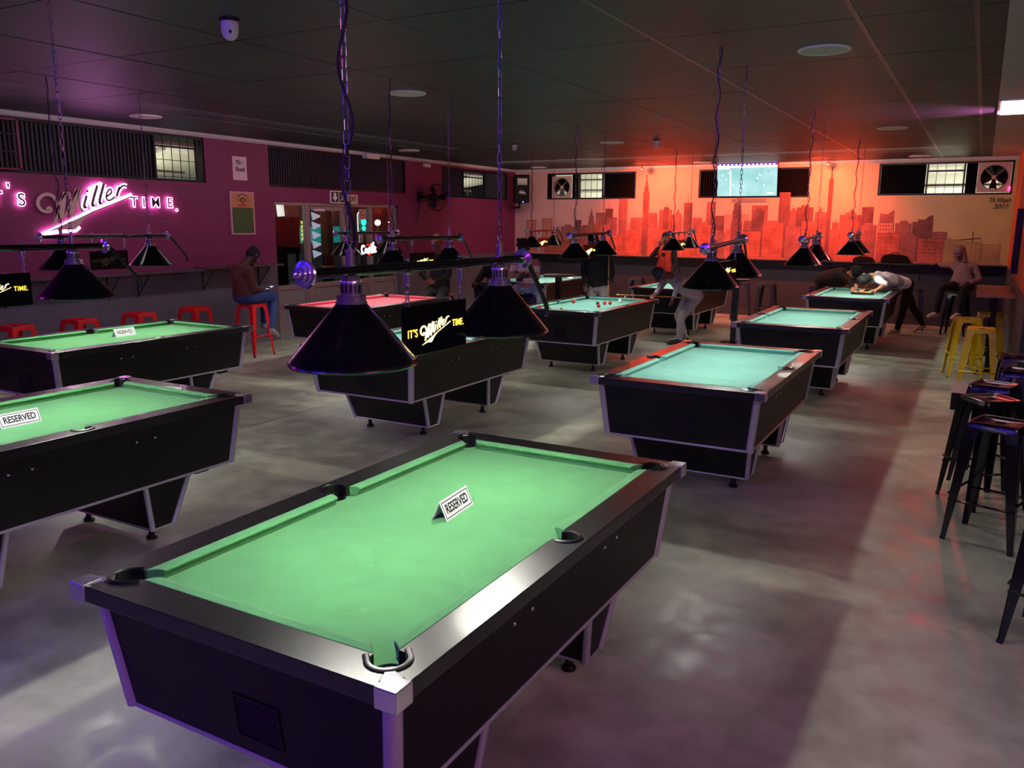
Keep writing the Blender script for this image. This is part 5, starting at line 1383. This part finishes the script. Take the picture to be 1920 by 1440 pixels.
shoeblk = mat('shoe_black', (22, 20, 22), .5); shoered = mat('shoe_red_white', (190, 158, 150), .5, noise=.5, nscale=18); shoegrey = mat('shoe_grey', (120, 118, 118), .6, noise=.3, nscale=14)

# 1 seated on the red stool, looking at a phone
def ph(p, J, rl, f, up_, sd, hc):
    mb = MB(); mb.obox((J['haR']+V((.0, .11, .025))), .036, .072, .004, Euler((-.35, 0, .1)), M['signblack']); mb.obox((J['haR']+V((0, .11, .030))), .033, .067, .0015, Euler((-.35, 0, .1)), mat('phone_screen', (200, 210, 225), .2, emit=(190, 205, 230), strength=.8))
p1 = person('seated person in brown jacket and blue jeans bent over a phone on a red stool',
       dict(head=(-9.20, 8.74, 1.44), neck=(-9.20, 8.62, 1.34), shL=(-9.40, 8.52, 1.25), shR=(-9.02, 8.48, 1.25), elL=(-9.52, 8.98, 1.22), haL=(-9.33, 8.84, 1.33), hdL=(.4, -.25, .45), elR=(-8.98, 8.50, .97), haR=(-9.05, 8.76, .93), hdR=(-.1, 1, .1), pnR=(0, 0, 1),
            hipL=(-9.28, 8.52, .855), hipR=(-9.05, 8.50, .855), knL=(-9.30, 9.02, .86), knR=(-9.00, 8.92, .85), anL=(-9.28, 8.98, .42), anR=(-9.00, 8.82, .38), toL=(-9.28, 9.12, .33), toR=(-8.97, 8.93, .26)),
       SK['dark'], C_('hair_black', (12, 10, 10)), C_('brown_jacket', (84, 46, 34)), C_('blue_jeans', (38, 62, 112)), shoegrey, (.05, 1, -.75), top_name='jacket')
ph_ = thing('phone', 'smartphone in the hand of the person on the red stool', 'phone', (-9.06, 8.90, .965)); ph_.rotation_euler = (.35, 0, .1)
MB().box(-.036, .036, -.07, .07, -.004, .004, M['signblack']).build('casing', ph_, bevel=.002)
MB().box(-.033, .033, -.066, .066, .004, .0048, mat('phone_screen', (200, 210, 225), .2, emit=(190, 205, 230), strength=.8)).build('screen', ph_)

# 2 player in grey leaning over the table in play
p2 = person('player in grey hoodie and beanie bent low, aiming a cue over the table in play',
       dict(head=(-4.30, 12.42, 1.16), neck=(-4.18, 12.56, 1.13), shL=(-4.30, 12.70, 1.10), shR=(-4.04, 12.56, 1.09), elL=(-4.24, 12.25, .98), haL=(-4.19, 11.87, .888), hdL=(0, -1, -.12), pnL=(0, 0, -1), elR=(-3.98, 12.30, 1.02), haR=(-4.02, 12.22, .83), hdR=(-.1, -.5, -.8), pnR=(-1, 0, 0),
            hipL=(-4.05, 13.10, .80), hipR=(-3.88, 13.00, .80), knL=(-4.20, 13.05, .46), knR=(-4.10, 12.88, .45), anL=(-4.12, 13.22, .08), anR=(-4.14, 12.98, .08), toL=(-4.22, 13.05, .035), toR=(-4.28, 12.84, .035)),
       SK['mid'], C_('beanie_navy', (46, 52, 72)), C_('grey_hoodie', (178, 168, 174)), C_('grey_jeans', (164, 154, 156)), shoeblk, (-.25, -1, -.15), 'beanie', 'hoodie')
cue_m = mat('cue_wood', (176, 128, 80), .3, noise=.1); cue_t = mat('cue_white_tip', (235, 225, 200), .4)
def cue(p0, p1, label):
    p0, p1 = V(p0), V(p1); t = thing('cue', label, 'cue', p0); d_ = p1-p0
    MB().tube([d_*.02, d_], [.006, .014], cue_m, 12).build('shaft', t)
    MB().tube([V((0, 0, 0)), d_*.02], [.0055, .006], cue_t, 10).build('tip', t)
cue((-4.50, 11.12, .925), (-3.93, 12.55, .80), 'wooden cue held level by the bending player in grey')

# 3 person in orange vest behind
def vest(p, J, rl, f, up_, sd, hc):
    cen = (J['hipL']+J['hipR'])/2; shc = (J['shL']+J['shR'])/2
    solid('vest', [[(shc+V((-.11, 0, -.01)), .08), (shc+V((.11, 0, -.01)), .08), (shc*.6+cen*.4, .145)], [(shc*.6+cen*.4, .15), (cen+V((-.08, 0, .02)), .125), (cen+V((.08, 0, .02)), .125)]], C_('orange_vest', (214, 58, 36)), p, .012, 3)
    mb = MB(); c0 = shc+f*.145; mb.tube([c0+V((0, 0, -.05)), cen+f*.15+V((0, 0, .05))], .004, M['ink'], 5); mb.build('zip', p)
person('standing person in orange vest with black sleeves behind the far middle table',
       dict(head=(-5.61, 16.40, 1.63), neck=(-5.61, 16.42, 1.50), shL=(-5.44, 16.42, 1.39), shR=(-5.79, 16.42, 1.39), elL=(-5.38, 16.38, 1.10), haL=(-5.42, 16.22, .88), elR=(-5.84, 16.22, 1.25), haR=(-5.68, 16.24, 1.48), hdR=(.4, 0, 1), pnR=(0, 1, 0),
            hipL=(-5.51, 16.42, .90), hipR=(-5.71, 16.42, .90), knL=(-5.50, 16.40, .48), knR=(-5.73, 16.40, .48), anL=(-5.50, 16.44, .08), anR=(-5.73, 16.44, .08), toL=(-5.49, 16.28, .035), toR=(-5.74, 16.28, .035)),
       SK['mid'], C_('hair_black', (12, 10, 10)), C_('black_sleeves', (18, 17, 20)), C_('black_trousers', (20, 18, 20)), shoeblk, (.25, -1, -.1), 'short', 'jumper', extra=vest)

# 4 tall person in black holding a cue
def badge(p, J, rl, f, up_, sd, hc):
    mb = MB(); c = J['shR']+f*.10+V((.03, 0, -.10)); pts = []
    T = frame(c, (1, 0, 0), (0, 0, 1))
person('standing person in long black jacket and grey trousers holding an upright cue',
       dict(head=(-5.40, 12.30, 1.64), neck=(-5.37, 12.32, 1.52), shL=(-5.16, 12.32, 1.43), shR=(-5.52, 12.32, 1.43), elL=(-5.06, 12.28, 1.18), haL=(-5.03, 12.16, 1.03), hdL=(.1, -.8, .1), pnL=(.3, 0, 1), elR=(-5.56, 12.28, 1.16), haR=(-5.46, 12.14, .98),
            hipL=(-5.21, 12.34, .92), hipR=(-5.41, 12.34, .92), knL=(-5.19, 12.30, .50), knR=(-5.43, 12.30, .50), anL=(-5.19, 12.35, .08), anR=(-5.43, 12.35, .08), toL=(-5.17, 12.20, .035), toR=(-5.45, 12.20, .035)),
       SK['dark'], C_('cap_black', (14, 13, 15)), C_('black_jacket', (17, 16, 19)), C_('grey_trousers', (150, 142, 138)), shoeblk, (.3, -1, -.25), 'cap', 'jacket', build=1.18)
cue((-5.02, 12.04, 1.47), (-5.03, 12.06, .03), 'wooden cue held upright by the person in black')

# 5 striped jumper, sitting with folded arms
stp = stripes('striped_jumper', [(240, 212, 200), (178, 124, 104)], .19)
person('seated person with curly hair, pink and brown striped jumper and folded arms',
       dict(head=(-6.60, 12.18, 1.52), neck=(-6.57, 12.22, 1.40), shL=(-6.38, 12.22, 1.28), shR=(-6.76, 12.20, 1.28), elL=(-6.28, 12.05, 1.05), haL=(-6.50, 11.98, 1.02), hdL=(-1, 0, 0), pnL=(0, 1, 0), elR=(-6.76, 12.02, 1.06), haR=(-6.52, 11.93, 1.08), hdR=(1, 0, 0), pnR=(0, 1, 0),
            hipL=(-6.40, 12.20, .86), hipR=(-6.66, 12.20, .86), knL=(-6.12, 11.86, .84), knR=(-6.60, 11.76, .83), anL=(-6.14, 11.92, .40), anR=(-6.56, 11.86, .40), toL=(-6.08, 11.80, .34), toR=(-6.55, 11.72, .34)),
       SK['dark'], C_('hair_black', (12, 10, 10)), stp, C_('pale_blue_jeans', (150, 164, 194)), shoeblk, (.1, -1, -.15), 'curly', 'jumper', build=1.15)
stool('blackpaint', -6.53, 12.24, .2, 'black stool under the person in the striped jumper', GB)

# 6 person with cap, hands together
person('person in dark clothes and tan cap with hands clasped, behind the pink table',
       dict(head=(-7.69, 11.24, 1.60), neck=(-7.69, 11.28, 1.47), shL=(-7.48, 11.28, 1.36), shR=(-7.88, 11.28, 1.36), elL=(-7.42, 11.18, 1.10), haL=(-7.58, 10.98, .99), hdL=(-1, -.3, -.1), pnL=(0, 1, 0), elR=(-7.95, 11.18, 1.10), haR=(-7.70, 10.98, 1.0), hdR=(1, -.3, -.1), pnR=(0, 1, 0),
            hipL=(-7.58, 11.30, .86), hipR=(-7.80, 11.30, .86), knL=(-7.50, 10.98, .66), knR=(-7.86, 10.98, .66), anL=(-7.50, 11.10, .20), anR=(-7.86, 11.10, .20), toL=(-7.50, 10.97, .12), toR=(-7.86, 10.97, .12)),
       SK['mid'], C_('tan_cap', (150, 88, 44)), C_('black_olive', (36, 34, 30)), C_('dark_olive', (58, 56, 50)), shoeblk, (.35, -1, -.1), 'cap', 'jacket', build=1.1)
stool('blackpaint', -7.69, 11.36, .1, 'black stool under the person in the tan cap', GB)
# 6b hunched figure
person('hunched person in black hood leaning forward beside the person in the tan cap',
       dict(head=(-7.02, 11.78, 1.22), neck=(-7.04, 11.90, 1.20), shL=(-6.90, 12.00, 1.12), shR=(-7.24, 11.98, 1.12), elL=(-6.92, 11.72, .90), haL=(-7.02, 11.50, .95), elR=(-7.26, 11.70, .90), haR=(-7.12, 11.50, .95),
            hipL=(-7.00, 12.22, .86), hipR=(-7.22, 12.22, .86), knL=(-6.98, 11.80, .83), knR=(-7.26, 11.80, .83), anL=(-6.98, 11.90, .38), anR=(-7.26, 11.90, .38), toL=(-6.98, 11.76, .33), toR=(-7.26, 11.76, .33)),
       SK['dark'], C_('black_hood', (13, 12, 14)), C_('black_hood', (13, 12, 14)), C_('black_trousers', (20, 18, 20)), shoeblk, (.3, -1, -.6), 'hood', 'hoodie')
stool('blackpaint', -7.11, 12.28, .1, 'black stool under the hunched person in the hood', GB)

# 7 person racking balls
sh_m = stripes('white_grey_shirt', [(232, 232, 235), (232, 232, 235), (150, 152, 158)], .34, 'Y')
def print_patch(p, J, rl, f, up_, sd, hc): pass
person('person in white and grey striped shirt and black cap bending over to rack the balls',
       dict(head=(-1.66, 15.10, 1.04), neck=(-1.58, 15.22, 1.08), shL=(-1.50, 15.42, 1.10), shR=(-1.46, 15.16, 1.02), elL=(-1.60, 15.36, .97), haL=(-1.66, 15.12, .86), hdL=(-.2, -1, -.1), elR=(-1.34, 15.10, .96), haR=(-1.45, 15.00, .868), hdR=(-.7, -.5, -.15), pnR=(0, 0, -1),
            hipL=(-1.14, 16.08, .93), hipR=(-1.04, 15.88, .93), knL=(-.98, 16.40, .50), knR=(-1.10, 16.08, .48), anL=(-.80, 16.74, .15), anR=(-1.18, 16.22, .09), toL=(-.92, 16.62, .045), toR=(-1.30, 16.12, .040)),
       SK['light'], C_('cap_black', (14, 13, 15)), sh_m, C_('black_trousers', (20, 18, 20)), shoered, (-.9, -.5, -.35), 'beanie', 'shirt', 'elbow')
# 8 puffer jacket
pf = mat('fab_puffer_black', (10, 11, 14), .6, spec=.25, noise=.2, nscale=7, bump=.6, bscale=14)
person('person in black padded jacket bending over the racked table from behind',
       dict(head=(-1.92, 15.82, 1.10), neck=(-2.00, 15.90, 1.07), shL=(-2.06, 16.02, 1.02), shR=(-2.08, 15.80, 1.0), elL=(-1.92, 15.82, .95), haL=(-1.86, 15.64, .90), hdL=(.1, -1, -.6), elR=(-1.96, 15.62, .96), haR=(-1.88, 15.42, .85), hdR=(.2, -1, -.3),
            hipL=(-2.50, 16.30, .93), hipR=(-2.52, 16.12, .92), knL=(-2.50, 16.42, .50), knR=(-2.56, 16.20, .48), anL=(-2.52, 16.55, .08), anR=(-2.58, 16.32, .08), toL=(-2.40, 16.48, .035), toR=(-2.46, 16.24, .035)),
       SK['light'], C_('cap_black', (14, 13, 15)), pf, C_('black_trousers', (20, 18, 20)), shoeblk, (.5, -.8, -.5), 'beanie', 'padded_jacket', build=1.45)
# 9 hooded person
person('seated person in pinkish grey hoodie with hood up, one arm on the back counter',
       dict(head=(-.34, 17.18, 1.42), neck=(-.30, 17.22, 1.30), shL=(-.09, 17.22, 1.21), shR=(-.44, 17.22, 1.22), elL=(.02, 17.12, .98), haL=(-.14, 16.92, .90), hdL=(-.8, -.4, 0), elR=(-.62, 17.52, 1.20), haR=(-.68, 17.70, 1.23), hdR=(-.8, .3, -.2),
            hipL=(-.14, 17.05, .855), hipR=(-.36, 17.05, .855), knL=(-.20, 16.58, .84), knR=(-.56, 16.66, .84), anL=(-.24, 16.60, .40), anR=(-.60, 16.70, .38), toL=(-.34, 16.50, .32), toR=(-.72, 16.62, .31)),
       SK['mid'], C_('pink_grey_hood', (128, 100, 102)), C_('pink_grey_hood', (128, 100, 102)), C_('black_trousers', (20, 18, 20)), shoered, (-.45, -1, -.25), 'hood', 'hoodie')
